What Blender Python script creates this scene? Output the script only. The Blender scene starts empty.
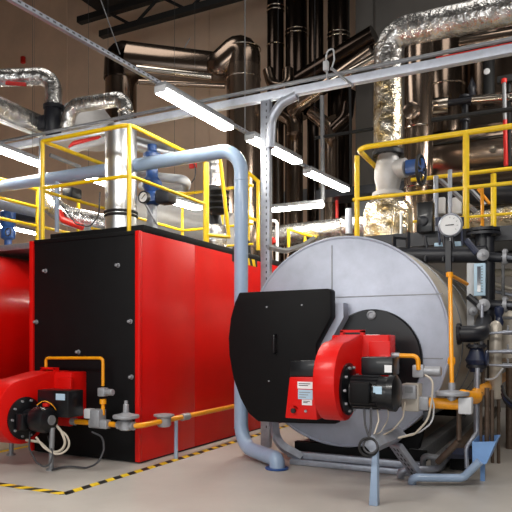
import bpy, bmesh, math, random
from mathutils import Vector, Matrix
random.seed(7)
C = bpy.context.scene.collection
PI = math.pi
# ------------------------------------------------------------------ camera model
F = 621.0; HY = 340.0; CH = 1.3; TH = math.radians(26.67)
RT = Vector((math.cos(TH), math.sin(TH), 0)); FW = Vector((-math.sin(TH), math.cos(TH), 0)); UP = Vector((0, 0, 1))
def P(px, py, Y=None, X=None, z=None, d=None):
    """point of the place seen at (px,py), at a known distance / plane"""
    v = RT*((px-256)/F) + FW + UP*((HY-py)/F)
    if Y is not None: t = Y/v.y
    elif X is not None: t = X/v.x
    elif z is not None: t = (z-CH)/v.z
    else: t = d
    p = v*t; p.z += CH
    return p
cam = bpy.data.cameras.new('camera'); co = bpy.data.objects.new('camera', cam); C.objects.link(co)
co.location = (0, 0, CH); co.rotation_euler = (PI/2, 0, TH)
cam.sensor_width = 36; cam.lens = F/512*36; cam.shift_y = (HY-256)/512; cam.clip_end = 200
sc = bpy.context.scene; sc.camera = co
sc.view_settings.view_transform = 'Standard'; sc.view_settings.look = 'None'
sc.view_settings.gamma = 1; sc.view_settings.use_curve_mapping = False; sc.view_settings.exposure = 0.0
# ------------------------------------------------------------------ materials
def lin(c): return tuple((x/255/12.92 if x/255 <= .04045 else ((x/255+.055)/1.055)**2.4) for x in c)
def mat(name, rgb, rough=.5, metal=0.0, bump=0.0, bscale=20, var=0.0, vscale=6, coat=0.0, emit=None, dirt=None, stretch=None, spec=.5, rvar=0):
    m = bpy.data.materials.new(name); m.use_nodes = True
    nt = m.node_tree; b = nt.nodes['Principled BSDF']; L = nt.links
    c = lin(rgb) + (1,)
    b.inputs['Base Color'].default_value = c; b.inputs['Roughness'].default_value = rough
    b.inputs['Metallic'].default_value = metal; b.inputs['Coat Weight'].default_value = coat
    b.inputs['Specular IOR Level'].default_value = spec
    tc = nt.nodes.new('ShaderNodeTexCoord'); src = tc.outputs['Object']
    if stretch:
        mp = nt.nodes.new('ShaderNodeMapping'); mp.inputs['Scale'].default_value = stretch
        L.new(src, mp.inputs['Vector']); src = mp.outputs['Vector']
    if var > 0 or dirt:
        n = nt.nodes.new('ShaderNodeTexNoise'); n.inputs['Scale'].default_value = vscale; n.inputs['Detail'].default_value = 6
        n.inputs['Roughness'].default_value = .65
        L.new(src, n.inputs['Vector'])
        r = nt.nodes.new('ShaderNodeValToRGB')
        r.color_ramp.elements[0].position = .3; r.color_ramp.elements[1].position = .72
        lo = lin(dirt) if dirt else tuple(x*(1-var) for x in c[:3])
        hi = tuple(min(1, x*(1+var*.6)) for x in c[:3])
        r.color_ramp.elements[0].color = lo + (1,); r.color_ramp.elements[1].color = hi + (1,)
        L.new(n.outputs['Fac'], r.inputs['Fac']); L.new(r.outputs['Color'], b.inputs['Base Color'])
        if rvar:
            mr = nt.nodes.new('ShaderNodeMapRange'); mr.inputs['To Min'].default_value = rough-rvar; mr.inputs['To Max'].default_value = rough+rvar
            L.new(n.outputs['Fac'], mr.inputs['Value']); L.new(mr.outputs['Result'], b.inputs['Roughness'])
    if bump > 0:
        n2 = nt.nodes.new('ShaderNodeTexNoise'); n2.inputs['Scale'].default_value = bscale; n2.inputs['Detail'].default_value = 5
        L.new(src, n2.inputs['Vector'])
        bp = nt.nodes.new('ShaderNodeBump'); bp.inputs['Strength'].default_value = bump; bp.inputs['Distance'].default_value = .02
        L.new(n2.outputs['Fac'], bp.inputs['Height']); L.new(bp.outputs['Normal'], b.inputs['Normal'])
    if emit:
        b.inputs['Emission Color'].default_value = lin(emit[0]) + (1,); b.inputs['Emission Strength'].default_value = emit[1]
    return m
M = dict(
 red=mat('red_enamel', (214, 14, 8), .4, coat=.08, var=.06, vscale=3, spec=.3),
 redtank=mat('red_shell_paint', (206, 14, 8), .3, coat=.25, spec=.35),
 black=mat('black_panel', (13, 13, 15), .6, bump=.05, bscale=90, var=.2, spec=.18),
 blackgloss=mat('black_gloss', (15, 16, 20), .34, coat=.15, spec=.4),
 blacksteel=mat('black_pipe_paint', (30, 32, 40), .42, var=.3, vscale=12),
 face=mat('tank_face_sheet', (178, 184, 200), .5, metal=.35, bump=.05, bscale=140, var=.12, vscale=5),
 clad=mat('tank_cladding', (186, 178, 166), .42, metal=.3, var=.12, vscale=4, bump=.03, bscale=8),
 bluepipe=mat('blue_grey_paint', (150, 172, 200), .36, coat=.2, var=.06),
 bluemid=mat('blue_paint', (112, 152, 205), .45, var=.1),
 galv=mat('galvanised', (165, 170, 182), .42, metal=.6, var=.18, vscale=14),
 galvd=mat('galvanised_dull', (140, 142, 146), .5, metal=.4, var=.2, vscale=14),
 beam=mat('beam_galvanised', (208, 215, 230), .42, metal=.15, var=.15, vscale=9),
 yellow=mat('rail_yellow', (240, 200, 12), .4, coat=.2, var=.08, vscale=12),
 gas=mat('gas_yellow', (242, 160, 12), .4, coat=.2, var=.12, vscale=20),
 foil=mat('foil_insulation', (225, 223, 220), .3, metal=.9, bump=1.0, bscale=34, var=.1, vscale=8),
 foilgold=mat('foil_insulation_warm', (226, 212, 182), .32, metal=.85, bump=1.0, bscale=34, var=.18, vscale=9),
 alu=mat('smooth_aluminium', (208, 210, 214), .32, metal=.9, bump=.12, bscale=5),
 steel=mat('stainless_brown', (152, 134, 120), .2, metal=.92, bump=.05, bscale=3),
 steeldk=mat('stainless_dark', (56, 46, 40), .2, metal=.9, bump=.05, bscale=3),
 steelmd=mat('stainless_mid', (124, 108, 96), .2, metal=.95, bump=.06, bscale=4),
 ring=mat('bright_ring', (200, 190, 178), .2, metal=1.0),
 domegrey=mat('grey_dome', (186, 184, 184), .5, metal=.3, var=.1),
 cast=mat('cast_grey', (160, 162, 168), .45, metal=.35, var=.15, vscale=20),
 ltgrey=mat('light_grey_plastic', (190, 192, 196), .5),
 beige=mat('beige_plastic', (186, 180, 170), .5),
 white=mat('white_sticker', (235, 236, 238), .5),
 labelb=mat('blue_sticker', (176, 205, 226), .5),
 ink=mat('dark_ink', (40, 42, 48), .5),
 bluevalve=mat('blue_valve', (38, 78, 142), .4, coat=.2, var=.15, vscale=20),
 navy=mat('navy_paint', (28, 38, 66), .4, coat=.2, var=.2, vscale=18),
 redvalve=mat('red_fitting', (205, 30, 22), .4),
 cable=mat('cable_pale', (190, 180, 165), .5),
 cabledk=mat('cable_dark', (60, 60, 64), .5),
 rust=mat('rusty_pipe', (98, 82, 70), .5, metal=.4, var=.35, vscale=18),
 rubber=mat('rubber', (24, 24, 26), .6),
 floor=mat('floor_concrete', (178, 173, 167), .42, bump=.04, bscale=60, var=.14, vscale=1.1, rvar=.12),
 wall=mat('wall_plaster', (226, 198, 174), .85, bump=.1, bscale=30, var=.14, vscale=.8),
 wallgrey=mat('wall_grey', (120, 116, 112), .85, bump=.08, bscale=30, var=.12, vscale=1),
 dark=mat('dark_steelwork', (16, 16, 17), .7),
 ceil=mat('ceiling_dark', (24, 23, 23), .8),
 deck=mat('deck_steel', (140, 145, 150), .5, metal=.4, var=.2, vscale=10),
 lamp=mat('lamp_diffuser', (255, 255, 250), .4, emit=((255, 250, 238), 52)),
 tapeY=mat('tape_yellow', (232, 194, 20), .5), tapeK=mat('tape_black', (24, 24, 24), .5),
 plinth=mat('plinth_pale', (196, 188, 172), .7, var=.08),
 glass=mat('gauge_glass', (40, 46, 60), .1, coat=1),
)
def foilmat(key, name, c0, c1):
    m = bpy.data.materials.new(name); m.use_nodes = True; nt = m.node_tree; b = nt.nodes['Principled BSDF']; L = nt.links
    b.inputs['Metallic'].default_value = .92; b.inputs['Roughness'].default_value = .27
    tc = nt.nodes.new('ShaderNodeTexCoord')
    n = nt.nodes.new('ShaderNodeTexNoise'); n.inputs['Scale'].default_value = 7; n.inputs['Detail'].default_value = 5; L.new(tc.outputs['Object'], n.inputs['Vector'])
    mx = nt.nodes.new('ShaderNodeMixRGB'); mx.inputs[0].default_value = .12; L.new(tc.outputs['Object'], mx.inputs[1]); L.new(n.outputs['Color'], mx.inputs[2])
    vo = nt.nodes.new('ShaderNodeTexVoronoi'); vo.inputs['Scale'].default_value = 13; L.new(mx.outputs[0], vo.inputs['Vector'])
    v2 = nt.nodes.new('ShaderNodeTexVoronoi'); v2.inputs['Scale'].default_value = 34; L.new(mx.outputs[0], v2.inputs['Vector'])
    ad = nt.nodes.new('ShaderNodeMath'); ad.operation = 'MULTIPLY_ADD'; ad.inputs[1].default_value = .4; L.new(v2.outputs['Distance'], ad.inputs[0]); L.new(vo.outputs['Distance'], ad.inputs[2])
    bp = nt.nodes.new('ShaderNodeBump'); bp.inputs['Strength'].default_value = .38; bp.inputs['Distance'].default_value = .03; L.new(ad.outputs[0], bp.inputs['Height']); L.new(bp.outputs['Normal'], b.inputs['Normal'])
    cr = nt.nodes.new('ShaderNodeValToRGB'); cr.color_ramp.elements[0].color = lin(c0)+(1,); cr.color_ramp.elements[1].color = lin(c1)+(1,); cr.color_ramp.elements[0].position = .35; cr.color_ramp.elements[1].position = .65  # noise ramp paints the foil's streaky highlights and darks into the base colour
    L.new(n.outputs['Fac'], cr.inputs['Fac']); L.new(cr.outputs['Color'], b.inputs['Base Color']); M[key] = m
foilmat('foil', 'crinkled_foil', (175, 172, 170), (235, 234, 232)); foilmat('foilgold', 'crinkled_warm_foil', (196, 172, 124), (236, 230, 216))
# ------------------------------------------------------------------ mesh helpers
def B(): return bmesh.new()
def box(bm, c, s, rz=0.0, bev=0.0, R=None):
    t = bmesh.new(); bmesh.ops.create_cube(t, size=1)
    bmesh.ops.scale(t, vec=Vector(s), verts=t.verts)
    if bev > 0: bmesh.ops.bevel(t, geom=t.edges[:], offset=min(bev, min(s)*.45), segments=2, affect='EDGES', profile=.5)
    mtx = Matrix.Translation(Vector(c)) @ (R.to_4x4() if R else Matrix.Rotation(rz, 4, 'Z'))
    bmesh.ops.transform(t, matrix=mtx, verts=t.verts)
    me = bpy.data.meshes.new('t'); t.to_mesh(me); t.free(); bm.from_mesh(me); bpy.data.meshes.remove(me)
    return bm
def bx(x0, x1, y0, y1, z0, z1, bev=0.0, bm=None):
    return box(bm or B(), ((x0+x1)/2, (y0+y1)/2, (z0+z1)/2), (abs(x1-x0), abs(y1-y0), abs(z1-z0)), 0, bev)
def frame_of(d):
    d = d.normalized(); a = Vector((0, 0, 1)) if abs(d.z) < .9 else Vector((1, 0, 0))
    u = d.cross(a).normalized(); return u, d.cross(u).normalized()
def tube(bm, pts, r, seg=14, caps=True):
    pts = [Vector(p) for p in pts]; n = len(pts)
    rs = r if isinstance(r, (list, tuple)) else [r]*n
    d = (pts[1]-pts[0]).normalized(); u, v = frame_of(d); rings = []
    for i, p in enumerate(pts):
        if i == 0: t = pts[1]-pts[0]
        elif i == n-1: t = pts[-1]-pts[-2]
        else: t = (pts[i+1]-p).normalized()+(p-pts[i-1]).normalized()
        t.normalize()
        q = d.rotation_difference(t); u = q @ u; v = q @ v; d = t
        k = 1.0
        if 0 < i < n-1:
            ca = (p-pts[i-1]).normalized().dot(t); k = 1.0
        rings.append([bm.verts.new(p + (u*math.cos(2*PI*j/seg)+v*math.sin(2*PI*j/seg))*rs[i]*k) for j in range(seg)])
    for a, b in zip(rings, rings[1:]):
        for j in range(seg):
            bm.faces.new((a[j], a[(j+1) % seg], b[(j+1) % seg], b[j]))
    if caps:
        bm.faces.new(list(reversed(rings[0]))); bm.faces.new(rings[-1])
    return bm
def fil(pts, R, n=7):
    pts = [Vector(p) for p in pts]; out = [pts[0]]
    Rs = R if isinstance(R, (list, tuple)) else [R]*len(pts)
    for i in range(1, len(pts)-1):
        p = pts[i]; a = (pts[i-1]-p); b = (pts[i+1]-p); la, lb = a.length, b.length; a.normalize(); b.normalize()
        ang = a.angle(b)
        if ang > PI-.02: out.append(p); continue
        t = min(Rs[i]/math.tan(ang/2), la*.49, lb*.49); r = t*math.tan(ang/2)
        bis = (a+b).normalized(); cen = p + bis*(r/math.sin(ang/2))
        s = p+a*t-cen; e = p+b*t-cen; ax = s.cross(e).normalized(); tot = s.angle(e)
        for k in range(n+1):
            out.append(cen + Matrix.Rotation(tot*k/n, 3, ax) @ s)
    out.append(pts[-1]); return out
def lathe(bm, base, axis, prof, seg=24):
    """prof: list of (radius, height along axis)"""
    base = Vector(base); axis = Vector(axis).normalized(); u, v = frame_of(axis); rings = []
    for r, h in prof:
        c = base+axis*h
        if r <= 1e-6: rings.append([bm.verts.new(c)])
        else: rings.append([bm.verts.new(c+(u*math.cos(2*PI*j/seg)+v*math.sin(2*PI*j/seg))*r) for j in range(seg)])
    for a, b in zip(rings, rings[1:]):
        if len(a) == 1 and len(b) == 1: continue
        for j in range(seg):
            k = (j+1) % seg
            if len(a) == 1: bm.faces.new((a[0], b[k], b[j]))
            elif len(b) == 1: bm.faces.new((a[j], a[k], b[0]))
            else: bm.faces.new((a[j], a[k], b[k], b[j]))
    if len(rings[0]) > 1: bm.faces.new(list(reversed(rings[0])))
    if len(rings[-1]) > 1: bm.faces.new(rings[-1])
    return bm
def cyl(bm, p0, p1, r, seg=20, r1=None, bev=0.0):
    p0 = Vector(p0); p1 = Vector(p1); h = (p1-p0).length; r1 = r if r1 is None else r1
    pr = [(r, 0), (r1, h)] if bev <= 0 else [(r-bev, 0), (r, bev), (r1, h-bev), (r1-bev, h)]
    return lathe(bm, p0, p1-p0, pr, seg)
def torus(bm, c, axis, R, r, seg=24, s2=8):
    u, v = frame_of(Vector(axis)); c = Vector(c); ax = Vector(axis).normalized(); g = []
    for i in range(seg):
        a = 2*PI*i/seg; dr = u*math.cos(a)+v*math.sin(a)
        g.append([bm.verts.new(c+dr*(R+r*math.cos(2*PI*j/s2))+ax*r*math.sin(2*PI*j/s2)) for j in range(s2)])
    for i in range(seg):
        for j in range(s2):
            bm.faces.new((g[i][j], g[(i+1) % seg][j], g[(i+1) % seg][(j+1) % s2], g[i][(j+1) % s2]))
    return bm
def prism(bm, pts, ext, bev=0.0):
    ext = Vector(ext); t = bmesh.new()
    a = [t.verts.new(Vector(p)) for p in pts]; b = [t.verts.new(Vector(p)+ext) for p in pts]; n = len(a)
    t.faces.new(a); t.faces.new(list(reversed(b)))
    for i in range(n): t.faces.new((a[i], b[i], b[(i+1) % n], a[(i+1) % n]))
    bmesh.ops.recalc_face_normals(t, faces=t.faces)
    if bev: bmesh.ops.bevel(t, geom=t.edges[:], offset=bev, segments=2, affect='EDGES', profile=.5)
    me = bpy.data.meshes.new('t'); t.to_mesh(me); t.free(); bm.from_mesh(me); bpy.data.meshes.remove(me)
    return bm
# ------------------------------------------------------------------ scene helpers
def root_off(o):
    v = Vector((0, 0, 0))
    while o: v += o.location; o = o.parent
    return v
def props(o, label=None, cat=None, group=None, kind=None):
    if label: o['label'] = label
    if cat: o['category'] = cat
    if group: o['group'] = group
    if kind: o['kind'] = kind
    return o
def obj(name, bm, m, parent=None, label=None, cat=None, group=None, kind=None, smooth=True):
    bmesh.ops.recalc_face_normals(bm, faces=bm.faces)
    me = bpy.data.meshes.new(name); bm.to_mesh(me); bm.free()
    if parent is None:
        vs = [v.co for v in me.vertices]
        off = Vector(((min(v.x for v in vs)+max(v.x for v in vs))/2, (min(v.y for v in vs)+max(v.y for v in vs))/2, min(v.z for v in vs)))
    else: off = root_off(parent)
    me.transform(Matrix.Translation(-off))
    for mm in (m if isinstance(m, (list, tuple)) else [m]): me.materials.append(M[mm])
    if smooth:
        for p in me.polygons: p.use_smooth = True
        me.set_sharp_from_angle(angle=math.radians(38))
    o = bpy.data.objects.new(name, me); C.objects.link(o)
    if parent is None: o.location = off
    else: o.parent = parent
    return props(o, label, cat, group, kind)
def thing(name, label, cat, loc, group=None):
    o = bpy.data.objects.new(name, None); C.objects.link(o); o.location = Vector(loc); o.empty_display_size = .1
    return props(o, label, cat, group)
def copytree(o, loc, label):
    r = o.copy(); C.objects.link(r); r.location = Vector(loc); r['label'] = label
    for ch in list(o.children):
        c = ch.copy(); C.objects.link(c); c.parent = r
        for g in list(ch.children):
            d = g.copy(); C.objects.link(d); d.parent = c
    return r
def struct(name, bm, m): return obj(name, bm, m, None, kind='structure')
def pipe(name, pts, r, m, label, cat='pipe', R=.15, parent=None, group=None, seg=16):
    return obj(name, tube(B(), fil(pts, R), r, seg), m, parent, label, cat, group)
def V(*a): return Vector(a)
def flange(name, parent, c, axis, r, m, t=.025, nb=8, label=None):
    bm = B(); c = Vector(c); ax = Vector(axis).normalized()
    cyl(bm, c-ax*t/2, c+ax*t/2, r, 24); u, v = frame_of(ax)
    for i in range(nb):
        a = 2*PI*i/nb; p = c+(u*math.cos(a)+v*math.sin(a))*r*.82
        cyl(bm, p-ax*(t/2+.012), p+ax*(t/2+.012), r*.09, 6)
    return obj(name, bm, m, parent, label)

# ================================================================== SETTING
bm = B(); box(bm, (-5, 6, -.05), (26, 22, .1)); struct('floor', bm, 'floor')
bm = B(); box(bm, (-5, 13.1, 6.5), (24, .2, 13)); struct('wall_back', bm, 'wall')
bm = B(); box(bm, (-16.1, 4.5, 6.5), (.2, 17, 13)); struct('wall_left', bm, 'wall')
bm = B(); box(bm, (6.1, 4.5, 6.5), (.2, 17, 13)); struct('wall_right', bm, 'wallgrey')
bm = bx(-16, -6.5, -4.2, -4, 0, 13); bx(2.5, 6, -4.2, -4, 0, 13, 0, bm); bx(-6.5, 2.5, -4.2, -4, 4.6, 13, 0, bm); struct('wall_front', bm, 'wallgrey')
bm = B(); box(bm, (-5, 4.5, 13.1), (26, 18, .2)); struct('ceiling', bm, 'ceil')
bm = B(); box(bm, (-2.7, 10.9, 10.0), (16.6, 4, .2)); struct('trim_1', bm, 'ceil')      # lower roof deck
p0, p1 = P(357, 200, Y=12.7), P(374, 200, Y=12.7)
bm = bx(p0.x, p1.x, 12.6, 13, 0, 13); struct('trim_2', bm, 'wallgrey')                   # pilaster
bm = bx(p1.x, 6, 12.8, 13, 0, 13); struct('trim_3', bm, 'wallgrey')                      # grey wall lining on the right
for i, px in enumerate((66, 208)):
    p = P(px, 100, Y=12.97); struct('trim_%d' % (4+i), bx(p.x-.02, p.x+.02, 12.98, 13, 0, 13), 'wall')

# roof truss
t = thing('roof_truss', 'dark steel lattice truss under the roof at the upper left', 'truss', (-7.5, 11.5, 8.4))
a0 = P(79, 21, Y=11.5); zb = P(101, 35, Y=11.5)
obj('chord', bx(a0.x, -5.4, 11.42, 11.58, a0.z-.07, a0.z+.07), 'dark', t)
obj('chord', bx(zb.x, -5.4, 11.42, 11.58, zb.z-.07, zb.z+.07), 'dark', t)
x = zb.x+.2; k = 0
while x < -6:
    obj('web_bar', tube(B(), [(x, 11.5, zb.z if k % 2 else a0.z), (x+.75, 11.5, a0.z if k % 2 else zb.z)], .035, 8), 'dark', t); x += .75; k += 1

# ================================================================== RED BOX BOILER (left)
BX0, BX1, BY0, BY1, BZ = -5.57, -4.0, 5.245, 9.2, 2.44
t = thing('hot_water_boiler', 'tall box boiler with black front panel and red side panels', 'boiler', (-4.75, 6.8, 0))
obj('front_panel', bx(BX0+.045, BX1-.05, BY0+.03, BY0+.12, .015, BZ-.03, .004), 'black', t, 'black front panel')
obj('body', bx(BX0+.06, BX1-.04, BY0+.12, BY1-.03, .06, BZ-.02), 'black', t)
obj('side_panel', bx(BX1-.04, BX1, BY0+.055, 6.33, .02, BZ, .006), 'red', t)
obj('side_panel', bx(BX1-.04, BX1, 6.334, BY1, .02, BZ, .006), 'red', t)
obj('side_panel', bx(BX0, BX0+.04, BY0+.055, BY1, .02, BZ, .006), 'red', t)
obj('corner_trim', bx(BX1-.055, BX1+.004, BY0, BY0+.05, .02, BZ+.005, .006), 'red', t)
obj('corner_trim', bx(BX0-.004, BX0+.05, BY0, BY0+.05, .02, BZ+.005, .006), 'red', t)
obj('top_cover', bx(BX0+.2, BX1-.03, BY0+.12, BY1-.05, BZ-.02, BZ+.09, .01), 'black', t)
obj('top_cover', bx(BX0+.05, BX1-.05, BY0+.02, BY0+.119, BZ-.03, BZ+.015, .006), 'black', t)
obj('plinth', bx(BX0+.05, BX1-.03, BY0+.08, BY1-.05, 0, .06), 'rubber', t)
for px, py in ((46, 271), (118.5, 265.5), (37, 322), (131, 321.5), (79, 352), (132, 377), (36, 392)):
    q = P(px, py, Y=BY0+.03); bm = B(); cyl(bm, q, q+V(0, -.05, 0), .017, 12, bev=.004); cyl(bm, q+V(0, -.004, 0), q+V(0, -.012, 0), .026, 12)
    obj('bolt', bm, 'cast', t)
# hazard mark on side top edge
bm = B()
for i in range(4):
    y = 7.35+i*.17; prism(bm, [(BX1+.001, y, BZ-.09), (BX1+.001, y+.09, BZ-.09), (BX1+.001, y+.05, BZ+.005), (BX1+.001, y-.04, BZ+.005)], (.004, 0, 0))
obj('hazard_mark', bm, 'tapeY', t, 'yellow warning stripes')
bm = bx(BX1+.0005, BX1+.003, 7.25, 8.0, BZ-.09, BZ+.004); obj('hazard_mark', bm, 'tapeK', t, 'black warning stripe ground')

# railing builder ---------------------------------------------------------------
def post(root, x, y, z0, z1, r=.024): return obj('post', tube(B(), [(x, y, z0), (x, y, z1)], r, 12), 'yellow', root)
def rail(root, name, pts, R=.12, r=.024): return obj(name, tube(B(), fil(pts, R), r, 12), 'yellow', root)
Z0 = BZ+.0; ZT = 3.62; ZM = 3.07; XL, XR, YF, YB = -5.48, -4.22, 5.36, 8.3
t = thing('safety_railing', 'yellow tube railing standing around the top of the red and black box boiler', 'railing', (-4.8, 6.8, Z0))
rail(t, 'top_rail', [(XL, YF, ZT), (XR, YF, ZT), (XR, 6.92, ZT)], .1)
rail(t, 'top_rail', [(XL, YF, ZT), (XL, YB, ZT), (XR, YB, ZT)], .1)
rail(t, 'mid_rail', [(XL-.03, YF, ZM), (XR, YF, ZM), (XR, 6.92, ZM)], .1, .02)
rail(t, 'mid_rail', [(XL, YF, ZM-.03), (XL, YB, ZM-.03), (XR, YB, ZM-.03)], .1, .02)
rail(t, 'lower_rail', [(XL, 6.2, Z0+.3), (XL, YB, Z0+.3), (XR, YB, Z0+.3)], .1, .018)
post(t, XL, YF, Z0+.02, ZT); post(t, XR, YF, Z0+.02, ZT); post(t, XR, 6.92, Z0, ZT); post(t, XL, 6.9, Z0+.1, ZT); post(t, XL, YB, Z0+.1, ZT); post(t, -4.75, YB, Z0+.1, ZT)
# access gate
t = thing('ladder_gate', 'yellow slanted ladder gate on the boiler roof left of the blue pipe bend', 'gate', (XR, 7.7, Z0))
Bq = P(229, 237, X=XR); Cq = P(219, 150, X=XR)
obj('bar', tube(B(), [Bq, Cq], .026, 12), 'yellow', t)
obj('bar', tube(B(), [(XR, 6.98, P(204, 234, X=XR).z), Bq], .024, 12), 'yellow', t)
obj('bar', tube(B(), [(XR, 6.98, Z0+.1), (XR, 6.98, ZT)], .024, 12), 'yellow', t)
t = thing('ladder_rail', 'yellow railing with a black hanging grip right of the vertical blue pipe', 'railing', P(250, 250, Y=8.9))
for (x0, y0, x1, y1) in ((247.5, 172, 248, 243), (258, 181, 258, 250)):
    obj('post', tube(B(), [P(x0, y0, Y=8.9), P(x1, y1, Y=8.9)], .03, 12), 'yellow', t)
obj('top_rail', tube(B(), [P(246, 171, Y=8.9), P(259, 182, Y=8.9)], .03, 12), 'yellow', t)
obj('mid_rail', tube(B(), [P(246, 217, Y=8.9), P(259, 221, Y=8.9)], .026, 12), 'yellow', t)
obj('grip', tube(B(), [P(248, 241, Y=8.88), P(250, 262, Y=8.88)], .032, 12), 'rubber', t)
obj('grip', tube(B(), [P(250.5, 262, Y=8.88), P(252, 284, Y=8.88)], .038, 12), 'yellow', t)
obj('grip', tube(B(), [P(252, 284, Y=8.88), P(252.5, 298, Y=8.88)], .03, 12), 'rubber', t)

# floor hazard tape
def tape(name, p, d, L, w, label):
    p = Vector(p); d = Vector(d).normalized(); n = Vector((-d.y, d.x, 0)); bm = B(); s = 0; k = 0; step = w*1.25
    while s < L:
        e = min(s+step, L)
        vs = [bm.verts.new(p+d*a+n*b+V(0, 0, .003)) for a, b in ((s, -w/2), (e, -w/2), (e+w*.7, w/2), (s+w*.7, w/2))]
        f = bm.faces.new(vs); f.material_index = k % 2; s = e; k += 1
    g = bmesh.ops.extrude_face_region(bm, geom=bm.faces[:]); vs = [v for v in g['geom'] if isinstance(v, bmesh.types.BMVert)]
    bmesh.ops.translate(bm, vec=(0, 0, -.002), verts=vs)
    return obj(name, bm, ['tapeK', 'tapeY'], None, label, 'floor tape', smooth=False)
c = P(64.8, 495, z=0)
tape('floor_tape', (c.x-.03, c.y, 0), (0, 1, 0), 5.5, .085, 'black and yellow warning tape on the floor along the red boiler side')
tape('floor_tape', (c.x-2.6, c.y+.03, 0), (1, 0, 0), 2.56, .085, 'black and yellow warning tape on the floor in front of the left burner')

# ================================================================== LEFT BURNER
def burner(name, label, ox, oy, oz, s, facewall, w=.30):
    """fan volute with axis +X; ox,oy,oz = centre of the fan face"""
    t = thing(name, label, 'burner', (ox, oy, 0))
    r = .33*s
    # volute + neck outline in the YZ plane
    cy, cz = oy, oz+.07*s; out = []
    for k in range(26):
        a = math.radians(88+k*(262/25)); out.append((cy+math.cos(a)*r*(1+.0009*k), cz+math.sin(a)*r*(1+.0009*k)))
    end_y = oy+.66*s
    out += [(oy+.36*s, oz-.12*s), (end_y, oz-.12*s), (end_y, oz+.46*s), (oy+.35*s, oz+.46*s)]
    bm = prism(B(), [(ox-w, y, z) for y, z in out], (w, 0, 0), .012)
    vol = obj('fan_housing', bm, 'red', t)
    bm = bx(ox-.29*s, ox+.24*s, oy+.42*s, end_y, oz-.06*s, oz+.455*s, .012); hs = obj('burner_head', bm, 'red', t)
    obj('cover_plate', bx(ox+.07*s, ox+.26*s, oy+.39*s, oy+.43*s, oz-.12*s, oz+.40*s, .008), 'red', t)
    bm = B(); box(bm, (ox-.10*s, oy+.45*s, oz+.49*s), (.22*s, .06*s, .022*s)); 
    for dx in (-.195, -.005): box(bm, (ox+dx*s, oy+.45*s, oz+.465*s), (.03*s, .06*s, .06*s))
    obj('lifting_handle', bm, 'red', t)
    cyl(bm := B(), (ox-.05*s, end_y, oz+.2*s), (ox-.05*s, facewall-.02, oz+.2*s), .24*s, 28); obj('blast_tube', bm, 'blackgloss', t)
    # inlet flange
    bm = B(); lathe(bm, (ox, oy, oz), (1, 0, 0), [(.215*s, -.005), (.22*s, .02), (.15*s, .045), (.10*s, .05)], 28); fl = obj('inlet_flange', bm, 'blackgloss', t)
    for i in range(10):
        a = 2*PI*i/10; p = V(ox+.03*s, oy+math.cos(a)*.185*s, oz+math.sin(a)*.185*s)
        obj('bolt', cyl(B(), p, p+V(.02, 0, 0), .012*s, 8), 'cast', fl)
    return t
LB = burner('gas_burner', 'red gas burner on the black front of the box boiler', -4.98, 4.62, .50, 1.0, BY0+.03)
ox, oy, oz = -4.98, 4.62, .50
bm = B(); lathe(bm, (ox+.04, oy, oz), (1, 0, 0), [(.09, 0), (.10, .02), (.10, .12), (.125, .13), (.135, .26), (.12, .31), (.05, .335), (0, .335)], 24)
mt = obj('motor', bm, 'blackgloss', LB)
obj('motor_cap', cyl(B(), (ox+.37, oy, oz), (ox+.385, oy, oz), .05, 20), 'galvd', mt)
obj('control_box', bx(ox+.10, ox+.52, oy+.08, oy+.30, oz+.02, oz+.29, .01), 'blackgloss', LB)
q = V(ox+.42, oy+.077, oz+.23); obj('sticker', bx(q.x-.06, q.x+.06, q.y-.002, q.y+.002, q.z-.035, q.z+.03), 'labelb', LB, 'pale blue sticker')
obj('motor_terminal_box', bx(ox+.05, ox+.15, oy-.16, oy-.07, oz-.10, oz+.06, .01), 'blackgloss', LB)
obj('warning_knob', bx(ox+.27, ox+.33, oy-.02, oy+.03, oz+.13, oz+.17, .008), 'redvalve', LB)
for px, py in ((51, 470), (11, 455)):
    g = P(px, py, z=0); bm = tube(B(), [g, g+V(0, .02, .42)], .026, 10); cyl(bm, g, g+V(0, 0, .015), .05, 14); obj('leg', bm, 'galvd', LB)
bm = tube(B(), fil([P(46, 392, Y=5.12), P(46, 358, Y=5.12), P(103, 358, Y=5.12), P(103, 386, Y=5.12)], .04), .017, 12)
obj('pilot_pipe', bm, 'gas', LB, 'yellow pilot gas pipe looping over the burner head')
# cables of the left burner
def cable(pts, r, m, label, cat='cable', parent=None, name='cable'):
    return obj(name, tube(B(), fil(pts, .12, 6), r*.75, 8), m, parent, label, cat)
cable([P(56, 425, d=6.3), P(62, 432, d=6.2), P(66, 444, d=6.2), P(60, 452, d=6.2), P(50, 452, d=6.2), P(40, 442, d=6.25), P(26, 440, d=6.3)], .018, 'cable', None, None, LB)
cable([P(60, 430, d=6.25), P(68, 436, d=6.2), P(70, 448, d=6.2), P(58, 456, d=6.15), P(44, 448, d=6.2), P(36, 437, d=6.2)], .014, 'cable', None, None, LB)
cable([P(30, 432, d=6.3), P(29, 448, d=6.2), P(36, 462, d=6.1), P(48, 470, d=6.0), P(53, 455, d=6.15), P(48, 436, d=6.3)], .012, 'cabledk', None, None, LB)
cable([P(37, 405, d=6.2), P(44, 400, d=6.2), P(52, 404, d=6.2), P(56, 410, d=6.25)], .006, 'gas', None, None, LB)
cable([P(92, 432, Y=4.95), P(103, 437, Y=4.95), P(104, 450, Y=4.9), P(98, 464, Y=4.8), P(86, 468, z=.02), P(66, 466, z=.02), P(52, 470, z=.02)], .014, 'cabledk', 'grey cable curving from the gas valve down to the floor under the left burner')

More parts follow.
